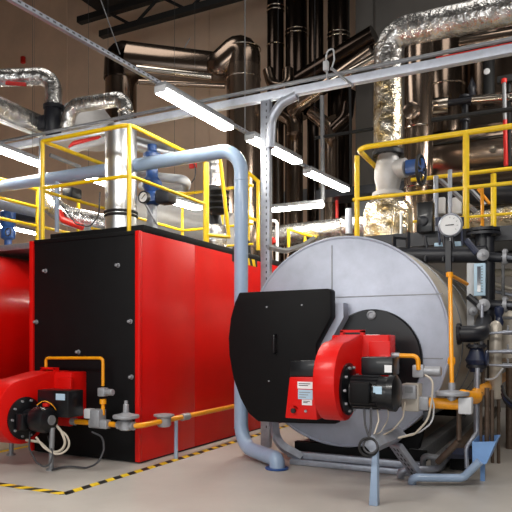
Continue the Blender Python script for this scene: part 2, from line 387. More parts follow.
# ---- gas train, left
GX, GY, GZ = -3.83, 5.0, .44
gs = P(76, 420, Y=GY)
t = thing('gas_train', 'orange yellow gas pipe in front of the box boiler and along its red side', 'gas pipe', (-4.0, 5.3, 0))
obj('pipe', tube(B(), fil([(gs.x, GY, GZ), (GX, GY, GZ), (GX, 8.9, GZ+.02)], .12), .028, 14), 'gas', t)
obj('pipe', tube(B(), [P(103, 400, Y=GY), P(103, 415, Y=GY)], .02, 12), 'gas', t)
obj('end_fitting', cyl(B(), (gs.x-.06, GY, GZ), (gs.x, GY, GZ), .04, 8), 'cast', t, 'grey hexagon fitting')
q = P(98, 420, Y=GY-.02)
vb = obj('gas_valve_block', box(B(), (q.x, q.y, GZ+.06), (.12, .12, .18), 0, .012), 'cast', t)
obj('solenoid', box(B(), (q.x-.10, q.y-.01, GZ+.10), (.09, .09, .10), 0, .01), 'ltgrey', vb)
obj('fitting', box(B(), (q.x+.02, q.y, GZ), (.24, .08, .09), 0, .012), 'cast', vb)
q = P(103, 392, Y=GY); bm = box(B(), q, (.09, .08, .09), 0, .012); cyl(bm, q+V(.03, 0, 0), q+V(.13, 0, 0), .035, 14, bev=.006); obj('pressure_switch', bm, 'cast', t)
q = P(103, 401, Y=GY); obj('reducer', cyl(B(), q-V(0, 0, .03), q+V(0, 0, .02), .035, 12), 'gas', t)
def regulator(parent, x, y, z, s=1.0, name='regulator'):
    bm = B(); lathe(bm, (x, y, z-.05*s), (0, 0, 1), [(.05*s, 0), (.07*s, .01*s), (.07*s, .09*s), (.05*s, .11*s), (.13*s, .125*s), (.135*s, .14*s), (.13*s, .155*s), (.06*s, .17*s), (.03*s, .18*s), (.028*s, .26*s), (.02*s, .265*s), (.018*s, .30*s), (0, .30*s)], 24)
    cyl(bm, (x-.1*s, y, z), (x+.1*s, y, z), .045*s, 16)
    return obj(name, bm, 'cast', parent, 'grey round diaphragm regulator')
q = P(126, 424, Y=GY); regulator(t, q.x, GY, GZ)
q = P(164, 422, X=GX); bm = B(); lathe(bm, (GX, q.y, GZ-.06), (0, 0, 1), [(.06, 0), (.075, .02), (.075, .10), (.11, .115), (.11, .13), (.04, .14), (0, .145)], 24)
obj('gas_filter', bm, 'cast', t, 'grey round filter body')
q = P(185, 416, X=GX); obj('coupling', cyl(B(), (GX, q.y-.07, GZ), (GX, q.y+.07, GZ), .04, 14), 'cast', t)
q = P(176, 440, X=GX); obj('support_post', tube(B(), [(GX, q.y, 0), (GX, q.y, GZ-.02)], .022, 12), 'bluepipe', t, 'blue grey post under the pipe')

# ================================================================== BLUE PIPE
PXp = V(-3.26, 6.12, 0)
ztop = P(224, 151.4, Y=6.12).z
e = P(277, 469, z=0)
bm = tube(B(), fil([(-9.0, 6.12, ztop), (PXp.x, 6.12, ztop), (PXp.x, 6.12, .12), (e.x-.16, e.y+.12, .10), (e.x, e.y, .10), (e.x+.01, e.y-.01, .0)], [0, .26, .26, .10, .12, 0], 10), .078, 24)
t = thing('bent_pipe', 'large blue grey pipe bending down in front of the yellow railing to the floor', 'pipe', (PXp.x, PXp.y, 0))
obj('pipe', bm, 'bluepipe', t)
obj('floor_collar', cyl(B(), (e.x+.0, e.y, 0), (e.x, e.y, .02), .12, 24, bev=.006), 'bluevalve', t, 'dark blue collar on the floor')
obj('weld_ring', torus(B(), (PXp.x, 6.12, P(239, 181, Y=6.12).z), (0, 0, 1), .078, .005), 'bluepipe', t)
obj('weld_ring', torus(B(), (PXp.x, 6.12, .32), (0, 0, 1), .078, .005), 'bluepipe', t)

# ================================================================== STRUT PORTAL (perforated channel)
t = thing('channel_portal', 'grey perforated steel channel frame with a post left of the silver tank', 'frame', (-3.28, 6.8, 0))
pX = P(266, 200, Y=6.8).x; bz = 4.25
def two(bm, fn, m0, m1, name, parent):
    n0 = len(bm.faces); fn(bm); bm.faces.ensure_lookup_table()
    for f in bm.faces[n0:]: f.material_index = 1
    return obj(name, bm, [m0, m1], parent)
def slots(bm):
    for k in range(51): box(bm, (pX+.02, 6.769, .25+k*.078), (.014, .004, .03))
two(bx(pX-.06, pX+.06, 6.77, 6.85, 0, bz-.05, .004), slots, 'galv', 'cabledk', 'post', t)
obj('beam', bx(-8.5, 1.0, 6.76, 6.85, bz-.045, bz+.045, .004), 'beam', t)
obj('corner_brace', tube(B(), fil([(pX+.05, 6.81, bz-.62), (pX+.07, 6.81, bz-.26), (pX+.2, 6.81, bz-.1), (pX+.4, 6.81, bz-.04)], .2), .06, 12), 'galv', t)
pipe('conduit', [(-8.5, 6.78, bz+.10), (-1.9, 6.78, bz+.10), (1.0, 6.78, bz+.10)], .022, 'galvd', 'thin grey conduit running just above the pale steel beam', R=.1)
q0 = P(345, 82, Y=6.7); q1 = P(512, 46, Y=6.7)
q0 = P(436, 60, Y=6.78); obj('cable', tube(B(), [(q0.x, 6.78, bz+.058), (1.0, 6.78, bz+.058)], .009, 8), 'redvalve', None, 'thin red cable lying between conduit and beam at the upper right', 'cable')
q = P(326, 66, Y=6.72)
t = thing('sensor', 'small white outdoor sensor with a looped cable mounted above the pale beam', 'sensor', (q.x, 6.72, q.z-.1))
obj('housing', box(B(), q, (.06, .06, .11), 0, .012), 'ltgrey', t)
obj('cable_loop', tube(B(), fil([q+V(0, 0, .05), q+V(.01, 0, .17), q+V(.09, 0, .19), q+V(.10, 0, .05), q+V(.06, 0, -.06)], .05), .009, 8), 'ltgrey', t)
obj('stem', tube(B(), [q, V(q.x, 6.79, 4.29)], .012, 8), 'galvd', t)
obj('bracket', tube(B(), [P(331, 68, Y=6.71), P(353, 86, Y=6.71)], .016, 8), 'galvd', t)

t = thing('floor_frame', 'low grey channel frame on the floor in front of the silver tank with a curved left end', 'frame', (-2.0, 6.0, 0))
pX = P(266, 200, Y=6.0).x
obj('corner_brace', tube(B(), fil([(pX+.09, 6.0, .48), (pX+.12, 6.0, .2), (pX+.42, 6.0, .07)], .25), .055, 4), 'galv', t)
obj('bottom_rail', bx(pX+.3, -1.2, 5.94, 6.02, .005, .06, .004), 'galv', t); obj('bottom_rail', bx(pX+.25, -1.25, 5.99, 6.06, .065, .13, .004), 'galv', t)
# ================================================================== SILVER TANK (right)
TX, TZ, TR, TY0, TY1 = -2.09, 1.285, 1.085, 6.14, 10.9
t = thing('steam_boiler', 'large horizontal silver drum boiler with a round blue grey front plate', 'boiler', (TX, 8.5, 0))
bm = B(); lathe(bm, (TX, TY0+.02, TZ), (0, 1, 0), [(TR-.01, 0), (TR, .03), (TR, TY1-TY0-.05), (TR-.05, TY1-TY0)], 96); obj('shell', bm, 'clad', t, 'beige silver cladding')
bm = B(); lathe(bm, (TX, TY0+.03, TZ), (0, -1, 0), [(TR-.015, -.02), (TR-.015, .03), (TR-.03, .04)], 96); fp = obj('front_plate', bm, 'face', t)
obj('rim', torus(B(), (TX, TY0, TZ), (0, 1, 0), TR-.008, .014, 96, 8), 'face', t)
sx = P(331, 260, Y=6.1).x; obj('seam', bx(sx-.006, sx+.006, TY0-.014, TY0-.008, TZ+.3, TZ+1.0), 'galvd', fp)
for zz, xa, xb in ((P(400, 295, Y=6.1).z, sx, TX+1.02), (P(430, 358.5, Y=6.1).z, TX+.6, TX+1.02)): bx(xa, xb, TY0-.014, TY0-.008, zz-.005, zz+.005) and None; obj('seam', bx(xa, xb, TY0-.014, TY0-.008, zz-.005, zz+.005), 'galvd', fp)
for y in (6.9, 7.8, 8.7, 9.6): obj('cladding_band', torus(B(), (TX, y, TZ), (0, 1, 0), TR, .012, 96, 6), 'galvd', t)
dc = P(372, 359, Y=6.1)
obj('furnace_plate', lathe(B(), (dc.x, TY0, dc.z), (0, -1, 0), [(.5, 0), (.5, .05), (.485, .065)], 64), 'blackgloss', t, 'round black furnace plate')
q = P(371, 315, Y=6.05); bm = B(); lathe(bm, q+V(0, .05, 0), (0, -1, 0), [(.045, 0), (.045, .05), (.03, .06), (.026, .045), (0, .045)], 20); obj('sight_glass', bm, 'cast', t)
for x in (-2.62, -1.42): obj('skid_beam', bx(x-.07, x+.07, 6.3, 10.7, .0, .16, .006), 'galvd', t)
for y in (6.55, 9.8): obj('saddle', prism(B(), [(-2.6, y, .14), (-1.4, y, .14), (-1.3, y, .55), (-1.6, y, .34), (TX, y, .205), (-2.5, y, .30), (-2.66, y, .36)], (0, .12, 0)), 'black', t)
obj('skid_beam', bx(-2.65, -1.25, 6.21, 6.29, .10, .2), 'black', t)
q0, q1 = P(391, 445, Y=5.7), P(419, 477, Y=5.75)
# black smoke-box door
yF = 5.77
pp = [(239, 292.5), (328, 288.4), (330.7, 290), (331, 317), (316, 344.5), (316, 362), (334, 396), (336, 424), (300, 423.5), (258, 421.5), (248, 413), (240, 398), (233, 378), (229, 355), (228.3, 338), (230.5, 318), (234.5, 303)]
t = thing('burner_door', 'big black rounded door swung in front of the left half of the silver tank', 'door', P(280, 420, Y=5.9))
pts = [P(a, b, Y=yF) for a, b in pp]
obj('door_leaf', prism(B(), pts, (0, .14, 0), .012), 'black', t)
pin = [p for p in [V(max(p.x, -2.93), 5.912, p.z) for p in pts]]
pin = [V(p.x, p.y, max(.62, min(p.z, 1.66))) for p in pin]
qq = [V(-2.75, 5.912, 1.67), V(pin[2].x+.08, 5.912, 1.67), V(pin[3].x+.08, 5.912, pin[3].z), V(pin[4].x+.08, 5.912, pin[4].z), V(pin[4].x+.08, 5.912, .7), V(-2.75, 5.912, .7)]
obj('door_casing', prism(B(), qq, (0, .16, 0)), 'face', t, 'silver casing behind the black door leaf')
for a, b in ((267, 307), (302, 305), (269, 381)):
    q = P(a, b, Y=yF); obj('rivet', cyl(B(), q+V(0, .01, 0), q+V(0, -.01, 0), .009, 10), 'cast', t)
q = P(276, 344, Y=yF); bm = tube(B(), fil([q+V(0, .01, .09), q+V(0, -.05, .09), q+V(0, -.05, -.09), q+V(0, .01, -.09)], .02), .012, 10); obj('handle', bm, 'blackgloss', t)

# ================================================================== RIGHT BURNER
ox, oy, oz = -1.65, 4.99, .89
RB = burner('gas_burner', 'red gas burner with black motor on the front of the silver tank', ox, oy, oz, 1.0, TY0-.04, .185)
bm = B(); lathe(bm, (ox+.04, oy, oz-.02), (1, 0, 0), [(.12, 0), (.135, .01), (.135, .30), (.13, .33), (.10, .345), (0, .345)], 28)
for k in range(20):
    a = 2*PI*k/20; box(bm, (ox+.17, oy+math.cos(a)*.138, oz-.02+math.sin(a)*.138), (.22, .008, .02), R=Matrix.Rotation(a, 3, 'X'))
mt = obj('motor', bm, 'blackgloss', RB)
obj('motor_cap', lathe(B(), (ox+.36, oy, oz-.02), (1, 0, 0), [(.148, 0), (.15, .05), (.11, .075), (0, .08)], 28), 'blackgloss', mt)
obj('terminal_box', bx(ox+.08, ox+.24, oy-.19, oy-.12, oz-.10, oz+.07, .012), 'black', mt)
obj('rating_plate', bx(ox+.26, ox+.33, oy-.142, oy-.132, oz-.02, oz+.04), 'labelb', mt)
cb = obj('control_box', bx(ox+.11, ox+.38, oy+.02, oy+.24, oz+.12, oz+.27, .012), 'blackgloss', RB)
q = V(ox+.34, oy+.017, oz+.17); obj('sticker', bx(q.x-.03, q.x+.03, q.y-.002, q.y+.004, q.z-.025, q.z+.035), 'white', cb, 'pale sticker')
# operator panel
pa = [P(289.5, 377, Y=5.05), P(314, 377, Y=5.05), P(317, 420, Y=5.05), P(285, 418, Y=5.05)]
pnl = obj('control_panel', prism(B(), pa, (0, .26, 0), .008), 'red', RB)
pb = [P(289.5, 361, Y=5.07), P(316, 360, Y=5.07), P(316, 376.5, Y=5.07), P(289.5, 377, Y=5.07)]
obj('panel_hood', prism(B(), pb, (0, .24, 0), .008), 'blackgloss', RB)
for (x0, y0, x1, y1, m) in ((297.5, 382, 312.5, 388.5, 'white'), (298, 390, 312.5, 399, 'labelb'), (302, 400, 312, 405, 'white')):
    a, b = P(x0, y1, Y=5.046), P(x1, y0, Y=5.046); st = obj('sticker', bx(a.x, b.x, 5.045, 5.05, a.z, b.z), m, pnl)
    bm = B()
    for k in range(2 if m == 'white' else 3):
        zz = b.z-(b.z-a.z)*(.28+.25*k); bx(a.x+.012, b.x-.02-.02*k, 5.0436, 5.0452, zz-.003, zz+.003, 0, bm)
    obj('print', bm, 'ink' if m != 'labelb' else 'galvd', pnl)
q = P(294, 410.5, Y=5.05); obj('knob', cyl(B(), q, q+V(0, -.03, 0), .022, 18, bev=.004), 'rubber', pnl, 'black switch knob')
bm = B()
for k in range(7):
    a = math.radians(30+k*20); box(bm, q+V(math.cos(a)*.036, .003, math.sin(a)*.036), (.012, .006, .012), R=Matrix.Rotation(-a, 3, 'Y'))
obj('dial_scale', bm, 'white', pnl)
q = P(306, 411, Y=5.05); obj('knob', cyl(B(), q, q+V(0, -.015, 0), .012, 14), 'cast', pnl, 'small grey button')
for a, b in ((324, 355.5), (335, 355.5)):
    q = P(a, b, X=ox-.15)
for a, b in ((352, 336, ), (368, 336)):
    q = P(a, b, Y=5.5)
obj('sticker', bx(ox-.12, ox-.02, oy+.44, oy+.50, oz+.455, oz+.459), 'white', RB, 'white sticker on top'); obj('sticker', bx(ox+.03, ox+.14, oy+.44, oy+.50, oz+.455, oz+.459), 'white', RB, 'white sticker on top')
# pilot gas elbow
bm = tube(B(), fil([P(396, 355.5, Y=5.45), P(418, 356, Y=5.45), P(418.5, 370, Y=5.45)], .05), .02, 12); obj('pilot_pipe', bm, 'gas', RB, 'yellow pilot gas elbow')
q = P(394, 355.5, Y=5.45); obj('pilot_fitting', cyl(B(), q-V(.02, 0, 0), q+V(.05, 0, 0), .026, 8), 'cast', RB)
for k, (pts, r, m) in enumerate((
    ([P(364, 408, d=5.0), P(365, 425, d=4.95), P(370, 440, d=4.9)], .012, 'cabledk'),
    ([P(371, 408, d=5.0), P(371, 424, d=4.95), P(369, 440, d=4.9)], .014, 'cabledk'),
    ([P(377, 408, d=5.05), P(379, 420, d=5.0), P(373, 438, d=4.9)], .009, 'cable'),
    ([P(387, 405, d=5.1), P(389, 418, d=5.1), P(381, 432, d=5.0), P(370, 438, d=4.9)], .006, 'cable'))):
    cable(pts, r, m, None, None, RB)

# gas valve group on the right burner
t = thing('gas_train', 'grey gas valves and thick yellow gas pipe right of the burner under the tank', 'gas pipe', P(440, 420, Y=5.6))
gy = 5.5
q = P(412, 397, Y=gy); vb = obj('gas_valve_block', box(B(), q, (.15, .16, .24), 0, .012), 'beige', t)
obj('valve_cover', box(B(), P(409, 392, Y=gy-.1), (.13, .05, .12), 0, .01), 'cast', vb)
obj('valve_label', box(B(), P(409, 390, Y=gy-.127), (.07, .004, .05)), 'galvd', vb)
q = P(419, 371, Y=gy); bm = box(B(), q, (.10, .10, .11), 0, .012); cyl(bm, q+V(.02, 0, 0), q+V(.19, 0, 0), .045, 16, bev=.008); obj('pressure_switch', bm, 'cast', t)
q = P(424, 403, Y=gy); obj('fitting', box(B(), q, (.10, .12, .12), 0, .012), 'cast', t)
q = P(396, 401, Y=gy); obj('outlet_tube', cyl(B(), q-V(.1, 0, 0), q+V(.08, 0, 0), .05, 16), 'cabledk', t)
gq = P(443, 403.5, Y=gy); obj('pipe', tube(B(), [gq-V(.17, 0, 0), gq+V(.15, 0, 0)], .048, 18), 'gas', t)
q = P(452, 396, Y=gy)
bm = B(); lathe(bm, (q.x+.0, gy, gq.z+.02), (0, 0, 1), [(.04, 0), (.04, .05), (.14, .055), (.145, .07), (.14, .085), (.06, .095), (.03, .1), (.03, .16), (0, .16)], 28); obj('regulator', bm, 'cast', t, 'grey flat disc regulator')
q2 = P(462, 403, Y=gy); obj('actuator', box(B(), q2+V(.03, 0, -.02), (.11, .11, .14), 0, .012), 'ltgrey', t)
obj('pipe', tube(B(), fil([q2+V(.0, .02, .06), (q2.x+.08, 5.75, .79), (-.77, 6.2, .80), (-.77, 10.8, .80)], .2), .055, 16), 'gas', t)
q = P(424, 410, Y=gy-.02); obj('switch', box(B(), q+V(.03, 0, -.05), (.07, .07, .09), 0, .01), 'blacksteel', t)
cable([P(405, 402, Y=5.4), P(403, 418, Y=5.3), P(393, 430, Y=5.2), P(378, 438, Y=4.9)], .010, 'cable', 'pale cable drooping from the grey gas valve to the burner stand')
cable([P(425, 375, Y=5.38), P(433, 380, Y=5.36), P(432, 400, Y=5.36), P(428, 420, Y=5.36), P(415, 434, Y=5.2), P(398, 438, Y=5.1)], .012, 'cable', 'cream cable looping from the pressure switch down behind the perforated strut')
cable([P(431, 395, Y=5.4), P(434, 405, Y=5.4), P(433, 422, Y=5.4), P(420, 432, Y=5.3), P(400, 437, Y=5.15)], .010, 'ltgrey', 'light grey cable outermost beside the thick yellow pipe')
q = P(424.5, 375, Y=5.3)

# vertical yellow gas pipe on tank shoulder
t = thing('gas_vent_pipe', 'slim yellow pipe rising up the right edge of the silver tank', 'pipe', P(451, 400, Y=5.95))
obj('pipe', tube(B(), fil([P(452, 394, Y=5.58), P(450, 274.5, Y=5.9), P(447, 273.5, Y=5.9)], .02), .019, 14), 'gas', t)
obj('pipe', tube(B(), fil([P(450, 275, Y=5.9), P(458, 279, Y=6.2), P(467, 284, Y=6.5)], .03), .018, 12), 'gas', t)
q = P(451.5, 361, Y=5.7); obj('union', lathe(B(), q-V(0, 0, .04), (0, 0, 1), [(.022, 0), (.034, .02), (.034, .06), (.022, .08)], 12), 'gas', t)
q = P(449.5, 275, Y=5.9); obj('cap', lathe(B(), q-V(0, 0, .02), (0, 0, 1), [(.03, 0), (.034, .02), (.03, .045), (0, .05)], 12), 'gas', t)

# burner stand (blue) and bracket
t = thing('burner_stand', 'blue steel foot with a grey bracket carrying the right burner cables', 'stand', P(374, 508, z=0))
f = P(373, 506, z=0)
prism(bm := B(), [f+V(-.035, -.0, 0), f+V(.035, 0, 0), f+V(.03, 0, .5), f+V(-.005, 0, .5)], (0, .07, 0), .006); obj('foot', bm, 'bluepipe', t)
b0 = P(376, 442, d=4.85); b1 = P(398, 434, d=5.6)
obj('bracket', tube(B(), [b0+V(-.03, 0, -.02), b1], .075, 4), 'galv', t)
obj('ring', torus(B(), P(368.5, 447, d=4.82), (.3, -1, 0), .07, .010, 28, 8), 'rubber', t, 'black cable ring')
obj('ring', torus(B(), P(370.5, 446, d=4.81), (.1, -1, .3), .055, .008, 28, 8), 'cabledk', t, 'grey cable ring')
t = thing('strut_brace', 'slanted perforated grey channel standing right of the blue foot', 'strut', P(418, 476, z=.03))
b0 = P(395, 444, Y=5.55); b1 = P(418, 476, Y=5.75)
d = (b1-b0); Rm = d.to_track_quat('Z', 'Y').to_matrix()
def slots(bm):
    for k in range(6):
        for s in (-.03, .02): box(bm, b0+d*(.12+.15*k)+Rm @ V(s, -.026, 0), (.014, .006, .03), R=Rm)
two(box(B(), (b0+b1)/2, (.17, .05, d.length), 0, .006, Rm), slots, 'galv', 'ink', 'channel', t)

# ================================================================== DRAIN PIPES, TROUGH
t = thing('drain_trough', 'blue sheet metal trough on the floor under thin brown pipes', 'trough', P(482, 463, Y=5.6))
pa = [P(473, 442, Y=5.75), P(495, 441.5, Y=5.75), P(485.5, 463.5, Y=5.75), P(473.5, 462.5, Y=5.75)]
pbk = [P(488, 435, Y=6.15), P(504, 435, Y=6.15)]
bm = B(); e2 = V(0, .42, 0); up2 = V(0, 0, .008)
prism(bm, pa, (0, .008, 0)); prism(bm, [p+e2 for p in pa], (0, .008, 0))
for i in (1, 2, 3):
    a, b = pa[i], pa[(i+1) % 4]; n_ = (b-a).cross(e2).normalized()*.008; prism(bm, [a, b, b+e2, a+e2], n_)
obj('basin', bm, 'bluemid', t)
f0 = pa[3]; obj('leg', bx(f0.x+.02, f0.x+.06, f0.y+.3, f0.y+.34, 0, f0.z+.02), 'bluemid', t)
pipe('drain_pipe', [P(412, 484, z=.0), P(412, 477.5, z=.075), P(463, 478, z=.07), P(480, 461, Y=5.74)], .036, 'bluepipe', 'blue grey drain pipe running from the trough to the floor', R=.07)
pipe('drain_pipe', [P(401, 478, z=.0), P(400, 470, z=.09), P(436, 469, z=.09), P(452, 452, z=.14), P(466, 437, z=.2)], .034, 'galv', 'grey drain pipe behind the blue grey one bending under the tank', R=.07)
pipe('drain_pipe', [P(423, 470, z=.06), P(423, 455.5, Y=5.95), P(440, 458, Y=5.95), P(452, 445, Y=6.4)], .028, 'galvd', 'short upright grey pipe stub bent over beside the tank frame', R=.05)
pipe('riser_pipe', [P(467, 468, Y=5.9), P(466, 448, Y=5.9), P(477, 432, Y=6.1), P(477.5, 368, Y=6.1)], .02, 'galv', 'pale thin riser with a kink left of the brown pipes', R=.06)
for i, (px, y0, y1, dd, r, lb) in enumerate(((481, 392, 446, 5.95, .013, 'thinnest brown pipe dropping into the trough, left of three'), (487, 388, 446, 6.0, .022, 'brown pipe dropping into the trough, middle of three'), (492, 390, 446, 6.05, .018, 'brown pipe dropping into the trough, right of three'))):
    pipe('drop_pipe', [P(px, y0, Y=dd), P(px, y1, Y=dd)], r, 'rust', lb, group='brown pipes over the blue trough')
pipe('drop_pipe', [P(459, 405, Y=5.75), P(459, 440, Y=5.75)], .022, 'rust', 'rusty pipe hanging under the flat disc regulator')
pipe('drop_pipe', [P(459, 441, Y=5.75), P(444, 456, Y=5.8), P(438, 462, Y=5.85)], .03, 'rust', 'rusty elbow pipe lying along the skid below the regulator', R=.05)
obj('cross_brace', tube(B(), [P(446, 453, Y=6.0), P(474, 454, Y=6.0)], .05, 4), 'navy', None, 'dark blue cross bar behind the trough at floor level', 'bar')
obj('floor_rail', bx(-1.2, -1.1, 6.2, 10, .02, .14), 'galvd', None, 'long grey beam on the floor along the right side of the tank', 'beam')
obj('floor_rail', bx(-.98, -.90, 6.2, 10, .22, .30), 'rust', None, 'brown pipe-like beam above the floor along the right side of the tank', 'beam')
for y in (6.3, 8.0, 9.9): pass
obj('base_block', bx(-1.06, -.86, 6.45, 6.75, 0, .22), 'black', None, 'black block under the brown beam beside the tank', 'block')

# ================================================================== LEVEL GAUGE GROUP (right of tank)
cx, cy = P(488, 300, Y=7.5).x, 7.5
t = thing('water_level_pipe', 'thick black vertical pipe with a bolted top flange at the right of the tank', 'pipe', (cx, cy, 1.2))
zt = P(484, 233, Y=7.5).z
fx = P(483, 233, Y=7.5).x
obj('column', tube(B(), fil([(cx-.6+.0, cy-.1, 1.36), (cx, cy, 1.36), (cx, cy, zt-.05)], .12), .07, 18), 'blacksteel', t)
e0 = P(457, 334, Y=6.6); e1 = P(478, 332, Y=6.6); ez = P(480, 296, Y=6.6).z
obj('elbow', tube(B(), fil([e0, V(e1.x+.02, 6.65, e0.z), V(cx-.03, cy-.1, e0.z+.16)], .16), .085, 20), 'blacksteel', t); flange('flange', t, e0+V(.02, 0, 0), (1, 0, 0), .11, 'blacksteel', .03, 8)
flange('flange', t, (fx, cy, zt+.03), (0, 0, 1), .185, 'blacksteel', .03); flange('flange', t, (fx, cy, zt-.015), (0, 0, 1), .19, 'blacksteel', .03)
obj('neck', cyl(B(), (fx, cy, zt-.28), (fx, cy, zt), .085, 20), 'blacksteel', t)
hz = P(440, 257, Y=7.35).z
obj('manifold', tube(B(), [P(392, 255, Y=7.35), (cx, 7.35, hz)], .095, 20), 'blacksteel', t)
obj('clamp', bx(P(450, 257, Y=7.35).x-.03, P(450, 257, Y=7.35).x+.03, 7.22, 7.30, hz-.22, hz+.16), 'blacksteel', t)
for py, nm in ((257, 'upper'), (304.5, 'lower')):
    a = P(489, py, Y=7.45); b = P(520, py+2, Y=7.45)
    obj('branch', tube(B(), [a, b], .055, 14), 'blacksteel', t)
    q = P(505, py, Y=7.45); flange('flange', t, q, (1, 0, 0), .09, 'cast', .04, 6); obj('stem', tube(B(), [q, P(520, py+2, Y=7.2)], .02, 8), 'galv', t)
t = thing('sight_gauge', 'pale blue water level gauge with dark sight slot before the black upright pipe', 'gauge', P(479, 300, Y=7.2))
a, b = P(474, 296, Y=7.2), P(485.5, 263, Y=7.2); g0 = obj('gauge_body', bx(a.x, b.x, 7.18, 7.25, a.z, b.z, .008), 'labelb', t)
a, b = P(477.5, 292, Y=7.2), P(481, 266.5, Y=7.2); obj('glass', bx(a.x, b.x, 7.172, 7.19, a.z, b.z), 'glass', g0)
bm = B()
for k in range(10):
    zz = a.z+(b.z-a.z)*k/9.0; bx(b.x+.004, b.x+.02, 7.174, 7.182, zz-.003, zz+.003, 0, bm)
obj('scale', bm, 'ink', g0)
a, b = P(467, 326, Y=7.3), P(474.5, 263, Y=7.3); obj('back_plate', bx(a.x, b.x, 7.28, 7.31, a.z, b.z, .004), 'ltgrey', t)
for (u_, v_, r_) in ((482, 254.5, .065), (482.5, 305, .07), (472, 311, .05)):
    q = P(u_, v_, Y=7.18); bm = B(); lathe(bm, q+V(0, .05, 0), (.3, -1, 0), [(r_, 0), (r_, .03), (r_*.6, .04), (r_*.25, .045), (r_*.2, .08), (0, .08)], 20); obj('cock', bm, 'cast', t)
obj('lever', tube(B(), [P(466, 240, Y=7.2), P(477, 253, Y=7.2)], .035, 8), 'navy', t); obj('lever', tube(B(), [P(468, 296, Y=7.2), P(478, 304, Y=7.2)], .035, 8), 'blacksteel', t)
q = P(476, 330, Y=7.15); pipe('gauge_drain', [P(482, 305, Y=7.15), P(481.5, 345, Y=7.1)], .02, 'galv', 'thin grey drain tube below the level gauge')
t = thing('blowdown_valve', 'dark blue flanged valve under the black elbow beside the tank', 'valve', P(476, 375, Y=6.6))
for z_ in (346, 352, 366): 
    q = P(476.5, z_, Y=6.6); flange('flange', t, q, (0, 0, 1), .10 if z_ != 352 else .07, 'blacksteel', .03, 6)
q = P(476.5, 360, Y=6.6); obj('body', lathe(B(), q-V(0, 0, .12), (0, 0, 1), [(.06, 0), (.08, .06), (.11, .12), (.08, .18), (.06, .24)], 18), 'navy', t)
q = P(487, 358, Y=6.6); bm = torus(B(), q, (1, 0, 0), .07, .014, 20, 8); cyl(bm, q-V(.1, 0, 0), q, .018, 10); obj('handwheel', bm, 'navy', t)
pipe('blowdown_pipe', [P(476.5, 372, Y=6.6), P(476.5, 440, Y=6.6)], .028, 'galv', 'pale vertical pipe dropping below the dark blue valve')
# tan vessel and small bore pipework
t = thing('sample_cooler', 'slim tan upright tube standing behind the thin steel pipes at the right edge', 'vessel', P(495.5, 397, Y=7.0))
q = P(495.5, 397, Y=7.0); h = P(495.5, 322, Y=7.0).z-q.z
obj('shell', lathe(B(), q, (0, 0, 1), [(.05, -.02), (.065, .0), (.065, h*.95), (.04, h), (0, h+.02)], 24), 'clad', t)
for dx in (-.03, .03): obj('leg', tube(B(), [q+V(dx, 0, 0), V(q.x+dx, q.y, 0)], .018, 8), 'rust', t)
t = thing('condensate_tank', 'beige lagged tank with domed top partly cut off by the right edge', 'tank', V(P(509, 362, Y=8.0).x, 8.0, 0))
q = P(510, 362, Y=8.0); h = P(508, 300, Y=8.0).z-q.z
obj('shell', lathe(B(), q, (0, 0, 1), [(.12, 0), (.17, .05), (.17, h*.7), (.13, h*.92), (.06, h), (0, h)], 32), 'clad', t); obj('leg', tube(B(), [q, V(q.x, q.y, 0)], .05, 10), 'rust', t)
for (a_, b_, Y_, r_, m_, lb_) in (
  ((493, 262), (493, 300), 7.9, .025, 'blacksteel', 'thin dark upright pipe behind the upper right branch flange'),
  ((503, 262), (503, 296), 8.1, .02, 'galvd', 'thin grey upright pipe behind the branch flanges at the right edge'),
  ((490, 283), (520, 291), 8.3, .03, 'clad', 'pale pipe sloping down behind the branch flanges, uppermost'),
  ((488, 290), (520, 297), 8.2, .022, 'galv', 'thin pale pipe sloping down behind the branch flanges, lower one'),
  ((490, 273), (520, 272), 8.6, .05, 'plinth', 'cream horizontal pipe far behind the branch flanges'),
  ((483, 345), (483, 392), 6.75, .018, 'rust', 'thin brown upright pipe right of the dark blue valve'),
  ((489, 340), (489, 388), 7.2, .02, 'cabledk', 'thin dark upright pipe left of the slim tan tube'),
  ((484, 318), (520, 318), 7.6, .018, 'galvd', 'thin grey horizontal pipe above the sample pipes at the right edge')):
    pipe('instrument_pipe', [P(*a_, Y=Y_), P(*b_, Y=Y_)], r_, m_, lb_, seg=10, group='instrument pipes at the right edge')
pls = [((482, 334), (520, 331), .018, 'galv', 'upper thin steel sample pipe at the right edge'), ((486, 352), (520, 351), .022, 'galv', 'middle thin steel sample pipe at the right edge'), ((489, 365), (520, 366), .016, 'galv', 'lower thin steel sample pipe at the right edge')]
for a, b, r, m, lb in pls:
    t = thing('sample_pipe', lb, 'pipe', P(500, a[1], Y=6.9), 'sample pipes at the right edge')
    obj('pipe', tube(B(), [P(*a, Y=6.85), P(*b, Y=6.85)], r*.8, 10), m, t)
    q = P(508, (a[1]+b[1])/2, Y=6.88); bm = cyl(B(), q-V(.05, 0, 0), q+V(.05, 0, 0), .024, 12); cyl(bm, q, q+V(0, -.03, .07), .01, 8); obj('needle_valve', bm, 'cast', t)
cable([P(478, 372, Y=6.85), P(484, 380, Y=6.85), P(495, 379, Y=6.85), P(503, 368, Y=6.85)], .014, 'ltgrey', 'pale hose sagging between the blue valve and the tan vessel', 'hose', None, 'hose')
obj('gas_branch', tube(B(), [P(490, 352, Y=8.2), P(514, 345, Y=8.0)], .03, 12), 'gas', None, 'short yellow pipe passing behind the tan vessel', 'pipe')
for i in range(3):
    cable([P(502, 386+4*i, Y=6.8), P(505, 396+3*i, Y=6.7), P(514, 404+3*i, Y=6.6)], .02, 'navy' if i == 1 else 'rubber', ('black cable hanging uppermost at the right edge', 'dark blue cable hanging between two black ones at the right edge', 'black cable hanging lowest at the right edge')[i])
